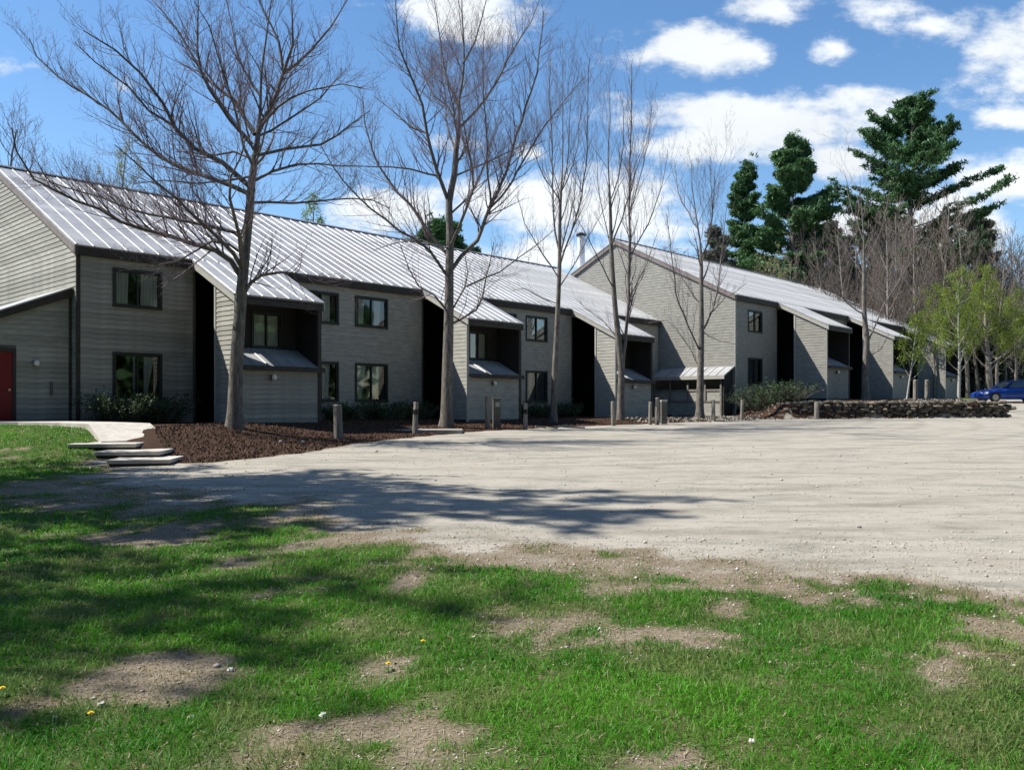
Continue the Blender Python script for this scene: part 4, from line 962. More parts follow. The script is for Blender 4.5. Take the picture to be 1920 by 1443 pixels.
def pine(name, seed, loc, H, label, mt='needle', crown0=0.3, blen=0.24, clump=0.9, group=None, n_b=70, fill=0.9, tipsize=0.145, rz=0.0, top=0.1):
    """eastern white pine: straight trunk, long near-level boughs carrying flattened needle plumes, gaps between the whorls"""
    rng = random.Random(seed); rs_ = np.random.RandomState(seed); T = Tree(seed)
    n = 14; pts = [Vector((rng.gauss(0, .04)*i/3, rng.gauss(0, .04)*i/3, -0.3+(H+0.3)*i/n)) for i in range(n+1)]; rt = H*0.016
    rad = [rt*(1-0.9*i/n) for i in range(n+1)]; T.line(pts, rad, 0); C = []; 
    n_b = int(n_b*1.35)
    for k in range(n_b):
        t = crown0+(1-crown0)*((k+rng.random())/n_b)**0.95; nw = max(6, n_b//6); t = crown0+(1-crown0)*min(0.995, (round((t-crown0)/(1-crown0)*nw)+rng.uniform(-.32, .32))/nw); t = max(t, crown0); zz = t*H; f = min(t*n, n-1e-3); i = int(f); q = pts[i].lerp(pts[i+1], f-i)
        u = (t-crown0)/(1-crown0); prof = (1-u)**0.62*(0.55+0.45*min(1, u/0.25))+top
        L = H*blen*prof*rng.uniform(0.55, 1.2); a = rng.uniform(0, 6.283); el = -0.02+0.75*u*u+rng.uniform(-.08, .15)
        d = Vector((math.cos(a), math.sin(a), el)).normalized(); P = [q]; m = 6
        for j in range(m): d = (d+Vector((rng.gauss(0, .06), rng.gauss(0, .06), 0.055))).normalized(); P.append(P[-1]+d*(L/m))
        r0 = max(0.03, rad[i]*0.35); T.line(P, [r0*(1-0.8*j/m) for j in range(m+1)], 1)
        side = Vector((-d.y, d.x, 0)).normalized()
        for j in range(2, m+1):
            for sg in (-1, 1):
                if rng.random() < 0.12: continue
                l2 = L*0.30*(1.2-0.5*j/m)*rng.uniform(.6, 1.2); dd = (d*0.8+side*sg*0.75+Vector((0, 0, rng.uniform(0, .25)))).normalized(); Q = [P[j]+dd*(l2*w/3) for w in range(4)]
                T.line(Q, [0.02, .016, .012, .006], 2)
                for w in range(1, 4): 
                    for _ in range(int(5*fill)): C.append(np.array(Q[w])+rs_.randn(3)*np.array([.17, .17, .05])*clump)
            if j > 2:
                for _ in range(int(4*fill)): C.append(np.array(P[j])+rs_.randn(3)*np.array([.17, .17, .05])*clump)
    for _ in range(60): C.append(np.array(pts[-1])+rs_.randn(3)*np.array([.3, .3, .5]))
    C = np.array(C); C = np.repeat(C, 7, 0)+rs_.randn(len(C)*7, 3)*np.array([.13, .13, .09])
    t = empty(name, loc, rz, label, 'tree', group); T.objects(t, 'bark', 'twig', trunk_lvl=1)
    V, Fq = quads(C, tipsize, rs_, 3.2, up=0.5); link('foliage', np_mesh('foliage', V, Fq), t, MAT[mt]); return t
def ground_loc(x, y): return (x, y, gz1(x, y)-0.05)
def at(px, D): return (px-960)/F*D
pine('pine_tree', 41, ground_loc(at(1708, 78), 78), 26.8, 'tallest pine with long upswept ragged boughs behind the right block', crown0=0.34, blen=0.29, n_b=66, fill=1.0, top=0.10)
pine('pine_tree', 42, ground_loc(at(1487, 76), 76), 22.8, 'dense dark green pine left of the tallest pine', crown0=0.25, blen=0.20, n_b=85, fill=1.2)
pine('pine_tree', 43, ground_loc(at(1395, 80), 80), 21.8, 'narrow dark pine at the left of the pine row', crown0=0.3, blen=0.11, n_b=60, fill=1.0, clump=0.8)
pine('pine_tree', 44, ground_loc(at(1345, 78), 78), 15.5, 'short greyish thin pine beside the narrow dark pine', mt='needle_grey', crown0=0.1, blen=0.17, n_b=50, fill=0.7)
pine('pine_tree', 45, ground_loc(at(825, 66), 66), 13.7, 'rounded dark pine top showing over the roof ridge', crown0=0.45, blen=0.24, n_b=50, fill=1.3, top=0.16)
pine('pine_tree', 46, ground_loc(at(1830, 84), 84), 17.5, 'low dark pine at the right edge of the wood', mt='needle_grey', crown0=0.15, blen=0.25, n_b=60, fill=0.9)
pine('pine_tree', 47, ground_loc(at(1650, 88), 88), 19.0, 'greyish half-bare pine behind the right block ridge', mt='needle_grey', crown0=0.15, blen=0.27, n_b=60, fill=0.7)
pine('pine_tree', 48, ground_loc(at(1560, 86), 86), 17.0, 'dull olive pine between the two tall pines', mt='needle_grey', crown0=0.15, blen=0.26, n_b=60, fill=0.8)

# bare trees of the wood behind the right block
protos = []
for i in range(3):
    T = generic_tree(60+i, 16.0, 0.18, 30, 3, crown0=0.22, llen=0.30, dens=(0, 1.1, 3.0, 3.4), rmin=0.014, spread=(22, 44), up=0.16)
    protos.append(T)
WOOD = [(1380,84,0,.82,'leftmost thin bare tree beside the short grey pine'),(1440,78,1,.72,'bare tree in front of the dense dark pine'),(1530,74,2,.95,'grey bare tree right of the dense dark pine'),
        (1575,80,0,1.0,'bare tree under the gap between the tall pines'),(1610,72,1,.98,'bare tree left of the tallest pine trunk'),(1655,76,2,1.05,'pale bare tree crossing the tallest pine'),
        (1690,70,0,.95,'bare tree in front of the tallest pine trunk'),(1735,74,1,1.05,'bare tree right of the tallest pine trunk'),(1765,72,2,1.02,'straight pale-stemmed tree left of the leafing maples'),
        (1790,80,0,1.08,'tall bare tree rising over the leafing maples'),(1815,70,1,.95,'bare tree behind the leafing maples'),(1850,78,2,1.0,'bare tree above the thick tan trunk'),
        (1885,82,0,.9,'bare tree near the right edge above the car'),(1925,78,1,.85,'bare tree cut by the right edge'),(1500,82,2,.85,'thin bare tree just behind the right block ridge'),(1640,84,1,1.0,'bare tree deep in the wood behind the ridge end'),
        (1415,72,2,.70,'low bare tree just over the right block ridge, leftmost'),(1465,70,0,.72,'low bare tree just over the right block ridge, second'),(1550,68,1,.78,'low bare tree near the middle of the right block ridge'),(1590,66,2,.82,'bare tree close behind the right block ridge end'),
        (1670,64,0,.85,'nearest bare tree beyond the end of the right block'),(1715,66,2,.88,'bare tree behind the small white-stemmed tree'),(1745,84,0,1.1,'far bare tree whose top stands right of the tallest pine'),(1835,86,1,1.02,'far bare tree over the taller pale leafing tree'),
        (1870,68,0,.8,'bare tree just left of the tan trunk top'),(1905,74,2,.88,'bare tree behind the car roof'),(1520,90,0,1.0,'far bare tree in the gap between pines')]
first = {}
for (px, D, k, sc, lb) in WOOD:
    x = at(px, D); lo = (x, D, gz1(x, D)-0.1); rz = random.uniform(0, 6.28)
    if k not in first:
        t = empty('bare_tree', lo, rz, lb, 'tree', 'bare trees of the wood behind the right block'); protos[k].objects(t, 'bark_pale', 'twig_tan'); t.scale = (sc,)*3; first[k] = t
    else: copy_tree(first[k], lo, rz, sc, lb)

# leafing trees on the right
YG = 'yellow-green leafing trees beyond the stone wall'
leafy('leafing_tree', 71, ground_loc(at(1700, 47.5), 47.5), 4.3, 0.065, 'small leafing tree with thin white stem behind the stone wall', 'birch', 'leaf_yg', nl=16, leaf=0.06, per=26, group=YG, crown0=0.28, llen=0.30)
leafy('leafing_tree', 72, ground_loc(at(1797, 56), 56), 8.0, 0.12, 'leafing tree with blotched pale trunk left of the car', 'birch', 'leaf_yg', nl=24, leaf=0.065, per=30, group=YG, crown0=0.25, llen=0.32)
leafy('leafing_tree', 73, ground_loc(at(1857, 63), 63), 8.6, 0.26, 'leafing tree with thick tan trunk behind the car bonnet', 'bark_pale', 'leaf_yg', nl=26, leaf=0.07, per=30, group=YG, crown0=0.24, llen=0.38)
leafy('leafing_tree', 74, ground_loc(at(1752, 62), 62), 7.6, 0.10, 'leafing tree between thin white stem and blotched trunk', 'bark', 'leaf_yg', nl=22, leaf=0.065, per=28, group=YG, crown0=0.3, llen=0.32)
leafy('leafing_tree', 75, ground_loc(at(1905, 66), 66), 7.4, 0.12, 'leafing tree above the car roof at the right edge', 'bark', 'leaf_yg', nl=22, leaf=0.065, per=28, group=YG, crown0=0.24, llen=0.38)
leafy('leafing_tree', 76, ground_loc(at(1835, 72), 72), 11.5, 0.14, 'taller pale green leafing tree topping the right group', 'bark', 'leaf_yg', nl=24, leaf=0.065, per=28, group=YG, crown0=0.35, llen=0.26)
leafy('leafing_tree', 77, ground_loc(at(205, 60), 60), 19.0, 0.2, 'pale budding tree showing over the ridge at the left', 'bark', 'leaf_pale', nl=20, leaf=0.09, per=10, crown0=0.5, llen=0.17)
leafy('leafing_tree', 78, ground_loc(at(572, 66), 66), 16.0, 0.2, 'bright yellow-green treetop just above the roof ridge', 'bark', 'leaf_yg', nl=18, leaf=0.09, per=22, crown0=0.55, llen=0.15)
leafy('leafing_tree', 79, ground_loc(at(1445, 68), 68), 11.5, 0.15, 'olive young-leaved tree low behind the right block roof', 'bark', 'leaf_pale', nl=24, leaf=0.10, per=9, crown0=0.2, llen=0.28)
x = at(-5, 45); t = empty('bare_tree', (x, 45, gz1(x, 45)), 1.0, 'purplish bare tree cut by the left edge behind the gable', 'tree'); T = generic_tree(88, 15.5, 0.22, 26, 4, crown0=0.3, llen=0.28, dens=(0, 1.2, 2.2, 3.0), rmin=0.010); T.objects(t, 'bark', 'twig')

# far wood as one mass
def far_woods():
    rs_ = np.random.RandomState(5); lines = []; C = []
    T = Tree(9)
    for k in range(640):
        D = rs_.uniform(88, 150); x = rs_.uniform(0.16, 0.95)*D if k % 6 else rs_.uniform(-0.9, 0.16)*D
        front = x/D > 0.16
        if not front: D = rs_.uniform(110, 150)
        z = gz1(x, D); H = rs_.uniform(11, 18)*(1.0 if x/D < 0.5 else 0.85)
        T.line([(x, D, z-0.5), (x+rs_.randn()*.4, D, z+H*.5), (x+rs_.randn()*.8, D, z+H)], [0.16, 0.11, 0.02], 1)
        for j in range(46):
            t = rs_.uniform(0.12, 1); L = H*0.26*(1.2-t*0.8); a = rs_.uniform(0, 6.28); p = np.array([x, D, z+H*t]); d = np.array([math.cos(a), math.sin(a), rs_.uniform(.2, 1.2)]); d /= np.linalg.norm(d)
            q = p+d*L; T.line([p, (p+q)/2+rs_.randn(3)*.1, q], [0.05, .035, .015], 2)
            for w in range(3):
                s0 = p+(q-p)*rs_.uniform(.3, 1); T.line([s0, s0+(d+rs_.randn(3)*.5)*L*.22, s0+(d+rs_.randn(3)*.5)*L*.45], [.03, .022, .012], 3)
    me = T.mesh('far_woods', 1, 9, 3); tag(link('distant_woods', me, None, MAT['twig_tan']), 'brown leafless wood filling the background beyond the buildings', 'woods', kind='stuff')
    # evergreen and brushy undergrowth of the wood
    n = 60000; D = rs_.uniform(84, 140, n); x = rs_.uniform(0.2, 0.9, n)*D; h = np.abs(rs_.randn(n))*2.2; zz = gz(x, D)+h+0.1
    keep = vnoise(x, D, 0.18)+0.3*rs_.rand(n) > 0.45; V, Fq = quads(np.stack([x, D, zz], -1)[keep], 0.45, rs_, 1.6)
    tag(link('undergrowth', np_mesh('undergrowth', V, Fq), None, MAT['needle_grey']), 'dull brush and saplings low in the distant wood', 'undergrowth', kind='stuff')
far_woods()

# trees standing left of the frame; they throw the dappled shade over the lot and lawn
def off_tree(seed, x, y, H, label, nl=30, leaves=None, llen=0.30, crown0=0.3, per=3, leaf=0.10):
    T = generic_tree(seed, H, 0.26, nl, 4, crown0=crown0, llen=llen, dens=(0, 1.3, 2.2, 3.0), rmin=0.010, spread=(25, 50))
    t = empty('shade_tree', (x, y, gz1(x, y)), 0, label, 'tree', 'trees left of the lawn'); T.objects(t, 'bark', 'twig')
    rs_ = np.random.RandomState(seed); C = tip_points(T, 3, 9, rs_, per, 0.10); V, Fq = quads(C, leaf, rs_); link('foliage', np_mesh('foliage', V, Fq), t, MAT['leaf_pale'])
off_tree(91, -13.6, 12.6, 18.2, 'tall budding tree beyond the left edge nearest the steps', llen=0.27, crown0=0.2, per=8, leaf=0.14)
off_tree(92, -12.8, 8.6, 15.5, 'middle budding tree beyond the left edge beside the lawn', nl=30, llen=0.24, crown0=0.3, per=3, leaf=0.12)
off_tree(93, -13.0, 5.6, 13.5, 'nearest budding tree beyond the left edge beside the lawn', nl=28, llen=0.24, crown0=0.3, per=3, leaf=0.11)
off_tree(94, -15.4, 14.6, 16.5, 'budding tree farthest left beyond the steps', nl=28, llen=0.26, crown0=0.25, per=4, leaf=0.13)

def added_ring_woods():
    """unseen wood added behind and beside the camera to darken the building fronts (it shows in the window panes and closes off the low sky)"""
    rs_ = np.random.RandomState(8); T = Tree(8); C = []
    spots = []
    for k in range(270):
        a = rs_.uniform(R(-200), R(25)); r = rs_.uniform(36, 60) if math.cos(a) < -0.3 else rs_.uniform(23, 52)
        x, y = r*math.cos(a)*1.25+2, r*math.sin(a)+4
        if y > 2 and abs(x) < 0.75*y+12: continue
        spots.append((x, y))
    for x, y in spots:
        H = rs_.uniform(13, 21) if x < -20 else rs_.uniform(19, 28); z = gz1(x, y); T.line([(x, y, z-.5), (x, y, z+H*.5), (x, y, z+H)], [.25, .17, .03], 0)
        n = 260; u = rs_.rand(n)**0.8; rad = (1-u)**0.6*H*0.22*np.sqrt(rs_.rand(n))+0.2; an = rs_.uniform(0, 6.28, n)
        C.append(np.stack([x+rad*np.cos(an), y+rad*np.sin(an), z+1.0+u*(H-1)], -1))
    tag(link('added_wood_trunks', T.mesh('added_wood_trunks', 0, 0, 5), None, MAT['bark']), 'trunks of the unseen wood added behind the camera to block low sky', 'woods', kind='stuff')
    V, Fq = quads(np.concatenate(C), 1.5, rs_, 1.5); tag(link('added_wood_foliage', np_mesh('added_wood_foliage', V, Fq), None, MAT['needle']), 'dark evergreen foliage of the unseen wood added to block low sky', 'woods', kind='stuff')
added_ring_woods()

# ------------------------------------------------------------------ shrubs
def shrub(name, seed, x, y, w, h, label, mt, n=90, leaf=0.05, arch=0.5):
    rng = random.Random(seed); rs_ = np.random.RandomState(seed); T = Tree(seed); C = []
    for k in range(n):
        a = rng.uniform(0, 6.28); rr = rng.random()**0.6; bx, by = 0.35*w*rr*math.cos(a), 0.30*w*rr*math.sin(a)
        d = Vector((math.cos(a)*arch*rr*1.3, math.sin(a)*arch*rr*1.3, 0.9)).normalized(); L = h*rng.uniform(0.7, 1.25)*(1+0.5*rr); P = [Vector((bx, by, -0.05))]; 
        for j in range(5): d = (d+Vector((rng.gauss(0, .08), rng.gauss(0, .08), -0.07*rr*j/2))).normalized(); P.append(P[-1]+d*L/5)
        T.line(P, [.012, .010, .008, .006, .004, .003], 1)
        for j in range(1, 6):
            for _ in range(7): C.append(np.array(P[j])+rs_.randn(3)*0.07)
    t = empty(name, (x, y, gz1(x, y)), 0, label, 'shrub'); link('stems', T.mesh('stems', 1, 1, 4), t, MAT['twig'])
    V, Fq = quads(np.array(C), leaf, rs_, 2.2, up=0.5); link('foliage', np_mesh('foliage', V, Fq), t, MAT[mt])
def bpt(loc, s, v): return (loc[0]+0.682*s-0.732*v, loc[1]+0.732*s+0.682*v)
C1 = (-12.95, 25.4); C2 = (11.76, 45.0)
q = bpt(C1, 0.75, -1.0); shrub('juniper_bush', 1, q[0], q[1], 1.6, 0.62, 'dark evergreen bush under the leftmost ground floor window, left half', 'juniper', 110)
q = bpt(C1, 2.0, -1.0); shrub('juniper_bush', 2, q[0], q[1], 1.6, 0.60, 'dark evergreen bush under the leftmost ground floor window, right half', 'juniper', 110)
q = bpt(C1, 8.9, -0.9); shrub('juniper_bush', 3, q[0], q[1], 1.5, 0.45, 'low dark bush at the wall right of the first store', 'juniper', 70)
q = bpt(C1, 10.8, -0.9); shrub('juniper_bush', 4, q[0], q[1], 1.8, 0.45, 'low dark bush below the curtained ground floor window', 'juniper', 80)
q = bpt(C1, 12.4, -0.9); shrub('juniper_bush', 5, q[0], q[1], 1.5, 0.5, 'low dark bush beside the second dark entry', 'juniper', 70)
q = bpt(C1, 19.6, -0.9); shrub('juniper_bush', 6, q[0], q[1], 1.8, 0.5, 'low dark bush behind the slim upright tree', 'juniper', 80)
q = bpt(C1, 21.8, -0.9); shrub('juniper_bush', 7, q[0], q[1], 1.6, 0.5, 'low dark bush beside the third dark entry', 'juniper', 70)
shrub('juniper_bush', 8, at(1425, 43.0), 43.0, 2.2, 0.95, 'spreading juniper at the corner of the right block, left clump', 'juniper', 150, arch=0.9)
shrub('juniper_bush', 9, at(1468, 43.4), 43.4, 2.2, 0.9, 'spreading juniper at the left end of the stone wall, right clump', 'juniper', 150, arch=0.9)

# ------------------------------------------------------------------ car
def car():
    x, y = 0, 56.0; x = at(1828, 56); z = gz1(x+2, y)
    c = empty('parked_car', (x, y, z), R(-3), 'blue sedan parked nose-left beyond the end of the stone wall', 'car')
    # local: x from nose (0) to tail (4.7), y across +-0.86
    st = [  # x, z_bottom, z_side, z_top(centre), half width
        (0.00, 0.36, 0.52, 0.54, 0.55), (0.06, 0.26, 0.58, 0.62, 0.70), (0.22, 0.20, 0.66, 0.70, 0.80), (0.55, 0.18, 0.73, 0.79, 0.85), (1.10, 0.18, 0.82, 0.88, 0.87),
        (1.45, 0.18, 0.87, 0.94, 0.88), (2.2, 0.18, 0.90, 0.93, 0.88), (3.2, 0.18, 0.92, 0.94, 0.88), (3.8, 0.19, 0.94, 0.99, 0.87), (4.3, 0.22, 0.92, 0.98, 0.84), (4.6, 0.30, 0.82, 0.88, 0.74), (4.68, 0.40, 0.66, 0.68, 0.62)]
    vs = []; fs = []; k = 10
    for (sx, zb, zs_, zt, hw) in st:
        prof = [(-hw*0.92, zb), (-hw, zb+(zs_-zb)*0.35), (-hw, zb+(zs_-zb)*0.75), (-hw*0.94, zs_), (-hw*0.55, zt), (hw*0.55, zt), (hw*0.94, zs_), (hw, zb+(zs_-zb)*0.75), (hw, zb+(zs_-zb)*0.35), (hw*0.92, zb)]
        vs += [(sx, a, b) for a, b in prof]
    for i in range(len(st)-1):
        for j in range(k): fs.append((i*k+j, i*k+(j+1) % k, (i+1)*k+(j+1) % k, (i+1)*k+j))
    fs += [tuple(range(k)), tuple(range((len(st)-1)*k, len(st)*k))[::-1]]
    me = MB().add(vs, fs).mesh('body'); me.polygons.foreach_set('use_smooth', [True]*len(me.polygons)); body = link('body', me, c, MAT['car'])
    # cabin: pillars/roof in paint, glass set in
    gh = [(1.42, 0.92, 0.76, 0.92, 0.76), (2.10, 0.90, 0.80, 1.36, 0.60), (2.9, 0.91, 0.80, 1.41, 0.61), (3.45, 0.92, 0.78, 1.34, 0.58), (4.05, 0.95, 0.72, 0.97, 0.70)]
    vs = []; fs = []
    for (sx, z0, w0, z1, w1) in gh: vs += [(sx, -w0, z0), (sx, -w1, z1), (sx, w1, z1), (sx, w0, z0)]
    for i in range(len(gh)-1):
        a = 4*i; b_ = a+4; fs += [(a, a+1, b_+1, b_), (a+1, a+2, b_+2, b_+1), (a+2, a+3, b_+3, b_+2)]
    link('cabin', MB().add(vs, fs).mesh('cabin'), c, MAT['black'])
    def glass_quad(name, p, m='glassd'):
        o = MB().add(p, [(0, 1, 2, 3)]).build(name, MAT['car_glass'], c); so = o.modifiers.new('t', 'SOLIDIFY'); so.thickness = 0.01; return o
    for sg in (-1, 1):
        e = 0.012*sg
        glass_quad('side_window', [(1.72, sg*0.78+e, 0.94), (2.14, sg*0.625+e, 1.31), (2.78, sg*0.630+e, 1.345), (2.76, sg*0.79+e, 0.94)])
        glass_quad('side_window', [(2.88, sg*0.79+e, 0.94), (2.89, sg*0.630+e, 1.345), (3.36, sg*0.61+e, 1.29), (3.70, sg*0.76+e, 0.965)])
        m = MB(); m.box(2.03, 2.09, sg*0.60-0.02, sg*0.60+0.02, 1.30, 1.37)
        # door seams, handle, mirror, side strip
        MB().box(1.55, 3.55, sg*0.884-0.006, sg*0.884+0.006, 0.48, 0.52).build('side_strip', MAT['black'], c)
        for dx in (1.60, 2.80, 3.45): MB().box(dx, dx+0.012, sg*0.880-0.004, sg*0.880+0.004, 0.26, 0.86).build('door_seam', MAT['black'], c)
        MB().box(2.58, 2.74, sg*0.895-0.015, sg*0.895+0.015, 0.74, 0.77).build('door_handle', MAT['black'], c)
        MB().box(1.72, 1.84, sg*0.95-0.09, sg*0.95+0.09, 0.92, 1.04).build('mirror', MAT['car'], c, bevel=0.02)
        MB().hexa([(0.05, sg*0.44, 0.50), (0.20, sg*0.80, 0.50), (0.42, sg*0.86, 0.55), (0.10, sg*0.46, 0.52), (0.08, sg*0.44, 0.64), (0.24, sg*0.78, 0.65), (0.46, sg*0.85, 0.68), (0.14, sg*0.46, 0.66)]).build('headlight', MAT['headlight'], c)
        for wx in (0.88, 3.70):
            w = MB().cyl((wx, sg*0.88-(0.20 if sg > 0 else 0), 0.31), 0.31, 0.31, 0.20, 24, 'y').build('wheel', MAT['rubber'], c, bevel=0.02)
            MB().cyl((wx, sg*0.885-(0.0 if sg > 0 else 0.012), 0.31), 0.20, 0.19, 0.012, 20, 'y').build('rim', MAT['rim'], w)
            ar = MB(); n = 14; v2 = []; 
            for i in range(n+1):
                a = math.pi*i/n; v2 += [(wx+0.37*math.cos(a), sg*0.884, 0.31+0.37*math.sin(a)), (wx+0.315*math.cos(a), sg*0.884, 0.31+0.315*math.sin(a)), (wx+0.315*math.cos(a), sg*0.70, 0.31+0.315*math.sin(a))]
            ar.add(v2, [(3*i, 3*i+3, 3*i+4, 3*i+1) for i in range(n)] + [(3*i+1, 3*i+4, 3*i+5, 3*i+2) for i in range(n)]); ar.build('wheel_arch', MAT['black'], c)
    glass_quad('windscreen', [(1.50, -0.68, 0.965), (1.50, 0.68, 0.965), (2.04, 0.57, 1.325), (2.04, -0.57, 1.325)])
    glass_quad('rear_window', [(3.98, 0.64, 1.02), (3.98, -0.64, 1.02), (3.50, -0.54, 1.32), (3.50, 0.54, 1.32)])
    rf = [(1.44, .765, .93, .765), (2.10, .62, 1.375, .80), (2.9, .63, 1.428, .80), (3.45, .60, 1.36, .78)]
    r = MB(); r.add([(2.03, -0.61, 1.345), (2.03, 0.61, 1.345), (2.9, 0.62, 1.42), (2.9, -0.62, 1.42), (3.50, 0.59, 1.345), (3.50, -0.59, 1.345), (2.03, -0.55, 1.385), (2.03, 0.55, 1.385), (2.9, 0.55, 1.45), (2.9, -0.55, 1.45), (3.50, 0.52, 1.375), (3.50, -0.52, 1.375)],
            [(6, 7, 8, 9), (9, 8, 10, 11), (0, 1, 7, 6), (0, 6, 9, 3), (3, 9, 11, 5), (1, 2, 8, 7), (2, 4, 10, 8), (4, 5, 11, 10), (0, 3, 2, 1), (3, 5, 4, 2)]); r.build('roof', MAT['car'], c)
    for sg in (-1, 1):
        p = MB(); a0, a1 = Vector((1.44, sg*0.76, 0.93)), Vector((2.05, sg*0.60, 1.36)); o_ = Vector((0.05, 0, 0)); y_ = Vector((0, 0.02*sg, 0.012))
        p.hexa([a0-o_, a0+o_, a0+o_+y_, a0-o_+y_, a1-o_, a1+o_, a1+o_+y_, a1-o_+y_]); p.build('pillar', MAT['car'], c)
        p = MB(); a0, a1 = Vector((4.0, sg*0.735, 0.96)), Vector((3.48, sg*0.59, 1.34)); o_ = Vector((0.11, 0, 0))
        p.hexa([a0-o_, a0+o_, a0+o_+y_, a0-o_+y_, a1-o_*.5, a1+o_*.5, a1+o_*.5+y_, a1-o_*.5+y_]); p.build('pillar', MAT['car'], c)
    MB().box(-0.02, 0.05, -0.62, 0.62, 0.30, 0.44).build('bumper', MAT['car'], c, bevel=0.03)
    MB().box(0.015, 0.05, -0.38, 0.38, 0.47, 0.57).build('grille', MAT['black'], c)
    MB().box(4.62, 4.72, -0.68, 0.68, 0.34, 0.52).build('bumper', MAT['car'], c, bevel=0.03)
    for sg in (-1, 1): MB().box(4.58, 4.69, sg*0.55-0.14, sg*0.55+0.14, 0.62, 0.76).build('tail_light', MAT['door'], c)
MAT['car_glass'] = mat('car_glass', (0.03, 0.05, 0.06), 0.08, var=0.1, spec=0.9)
car()

# ------------------------------------------------------------------ ground cover
def scatter(region, n, rs_):
    x0, x1, y0, y1 = region; return rs_.uniform(x0, x1, n), rs_.uniform(y0, y1, n)
def grass():
    rs_ = np.random.RandomState(1)
    zones = [((-3.8, 3.8, 2.4, 4.6), 6500, 0.0038, 0.055), ((-5.6, 5.6, 4.6, 7.0), 3600, 0.005, 0.055), ((-8.5, 7.5, 7.0, 10.0), 1400, 0.0075, 0.055), ((-10.5, 3.0, 10.0, 14.5), 650, 0.011, 0.055), ((-19, -3.5, 14.5, 23.5), 480, 0.015, 0.06), ((-9, -3.8, 2.4, 4.6), 700, 0.008, 0.055), ((3.8, 9, 2.4, 4.6), 700, 0.008, 0.055), ((-5, 14, 24, 41), 12, 0.02, 0.06)]
    PX = []; PY = []; WW = []; HH = []
    for reg, dn, w, h in zones:
        n = int((reg[1]-reg[0])*(reg[3]-reg[2])*dn); x, y = scatter(reg, n, rs_)
        vis = np.abs(x) < 0.66*y+2.0 if reg[3] < 15 else np.ones(n, bool)
        x, y = x[vis], y[vis]; n = len(x); g, v, m = masks(x, y)
        cl = fbm(x, y, 7.0, 2)
        keep = rs_.rand(n) < (g*1.05+0.26*(1-v)*(1-m))*(0.45+1.0*np.clip((cl-0.3)*2, 0, 1))
        keep &= ~((np.abs(x+7.5+0.53*(y-17)) < 0.72) & (y > 16.8) & (y < 21))
        pth = poly_sd(x, y, [(-8.0,19.6),(-9.1,21.4),(-10.7,22.7),(-12.5,23.8),(-14.2,24.2),(-19,24.7),(-19,23.3),(-14.2,22.8),(-12.8,22.4),(-11.3,21.5),(-10.1,20.4),(-9.3,19.6)]); keep &= pth < 0.05
        x, y, g = x[keep], y[keep], g[keep]; n = len(x)
        PX.append(x); PY.append(y); WW.append(np.full(n, w)); HH.append(h*(0.4+0.8*rs_.rand(n))*(0.25+0.75*fbm(x, y, 1.3, 3)+0.7*fbm(x, y, 8.0, 2)**1.5)*(0.45+0.6*g))
    x = np.concatenate(PX); y = np.concatenate(PY); w = np.concatenate(WW)*(0.7+0.6*rs_.rand(len(x))); h = np.concatenate(HH)*1.25; n = len(x); z = gz(x, y)-0.004
    a = rs_.uniform(0, 2*np.pi, n); lean = rs_.uniform(0.3, 1.7, n); dx, dy = np.cos(a), np.sin(a); sx, sy = -dy, dx
    yaw = rs_.uniform(0, 2*np.pi, n); sx, sy = np.cos(yaw), np.sin(yaw)
    b = np.stack([x, y, z], -1); s = np.stack([sx, sy, np.zeros(n)], -1)*w[:, None]*0.5
    m1 = b+np.stack([dx*lean*h*0.35, dy*lean*h*0.35, h*0.6], -1); tip = b+np.stack([dx*lean*h*0.95, dy*lean*h*0.95, h*np.clip(1.05-0.4*lean, 0.35, 1)], -1)
    V = np.stack([b-s, b+s, m1+s*0.8, m1-s*0.8, tip], 1).reshape(-1, 3); i = np.arange(n)*5
    Fq = np.concatenate([np.stack([i, i+1, i+2], -1), np.stack([i, i+2, i+3], -1), np.stack([i+3, i+2, i+4], -1)])
    me = np_mesh('grass', V, Fq)
    t1 = fbm(x, y, 0.8, 3); t2 = rs_.rand(n); dry = np.clip((fbm(x, y, 1.7, 3)-0.52)*5, 0, 1)*0.45+(rs_.rand(n) < 0.08)*0.8
    g, v, m_ = masks(x, y); dry = np.clip(dry+0.65*(1-sstep(0.1, 0.9, g)), 0, 0.95)
    dry = np.clip(dry+0.4*sstep(1.4, 0, -poly_sd(x, y, GRAVEL)), 0, .95)
    A = np.array([0.032, 0.17, 0.006]); B = np.array([0.095, 0.31, 0.012]); Dc = np.array([0.27, 0.23, 0.12]); k = np.clip(0.7*t2+(t1-0.5)*1.6+0.15, 0, 1.25)[:, None]
    colr = (A*(1-k)+B*k)*(1-dry[:, None])+Dc*dry[:, None]; colr = np.concatenate([colr, np.ones((n, 1))], 1)
    at_ = me.attributes.new('tint', 'FLOAT_COLOR', 'POINT'); at_.data.foreach_set('color', np.repeat(colr, 5, 0).astype(np.float32).ravel())
    tag(link('lawn_grass', me, None, MAT['grass']), 'patchy green lawn grass with dry straw-coloured spots in the foreground', 'grass', kind='stuff')
    return n
print('blades', grass())
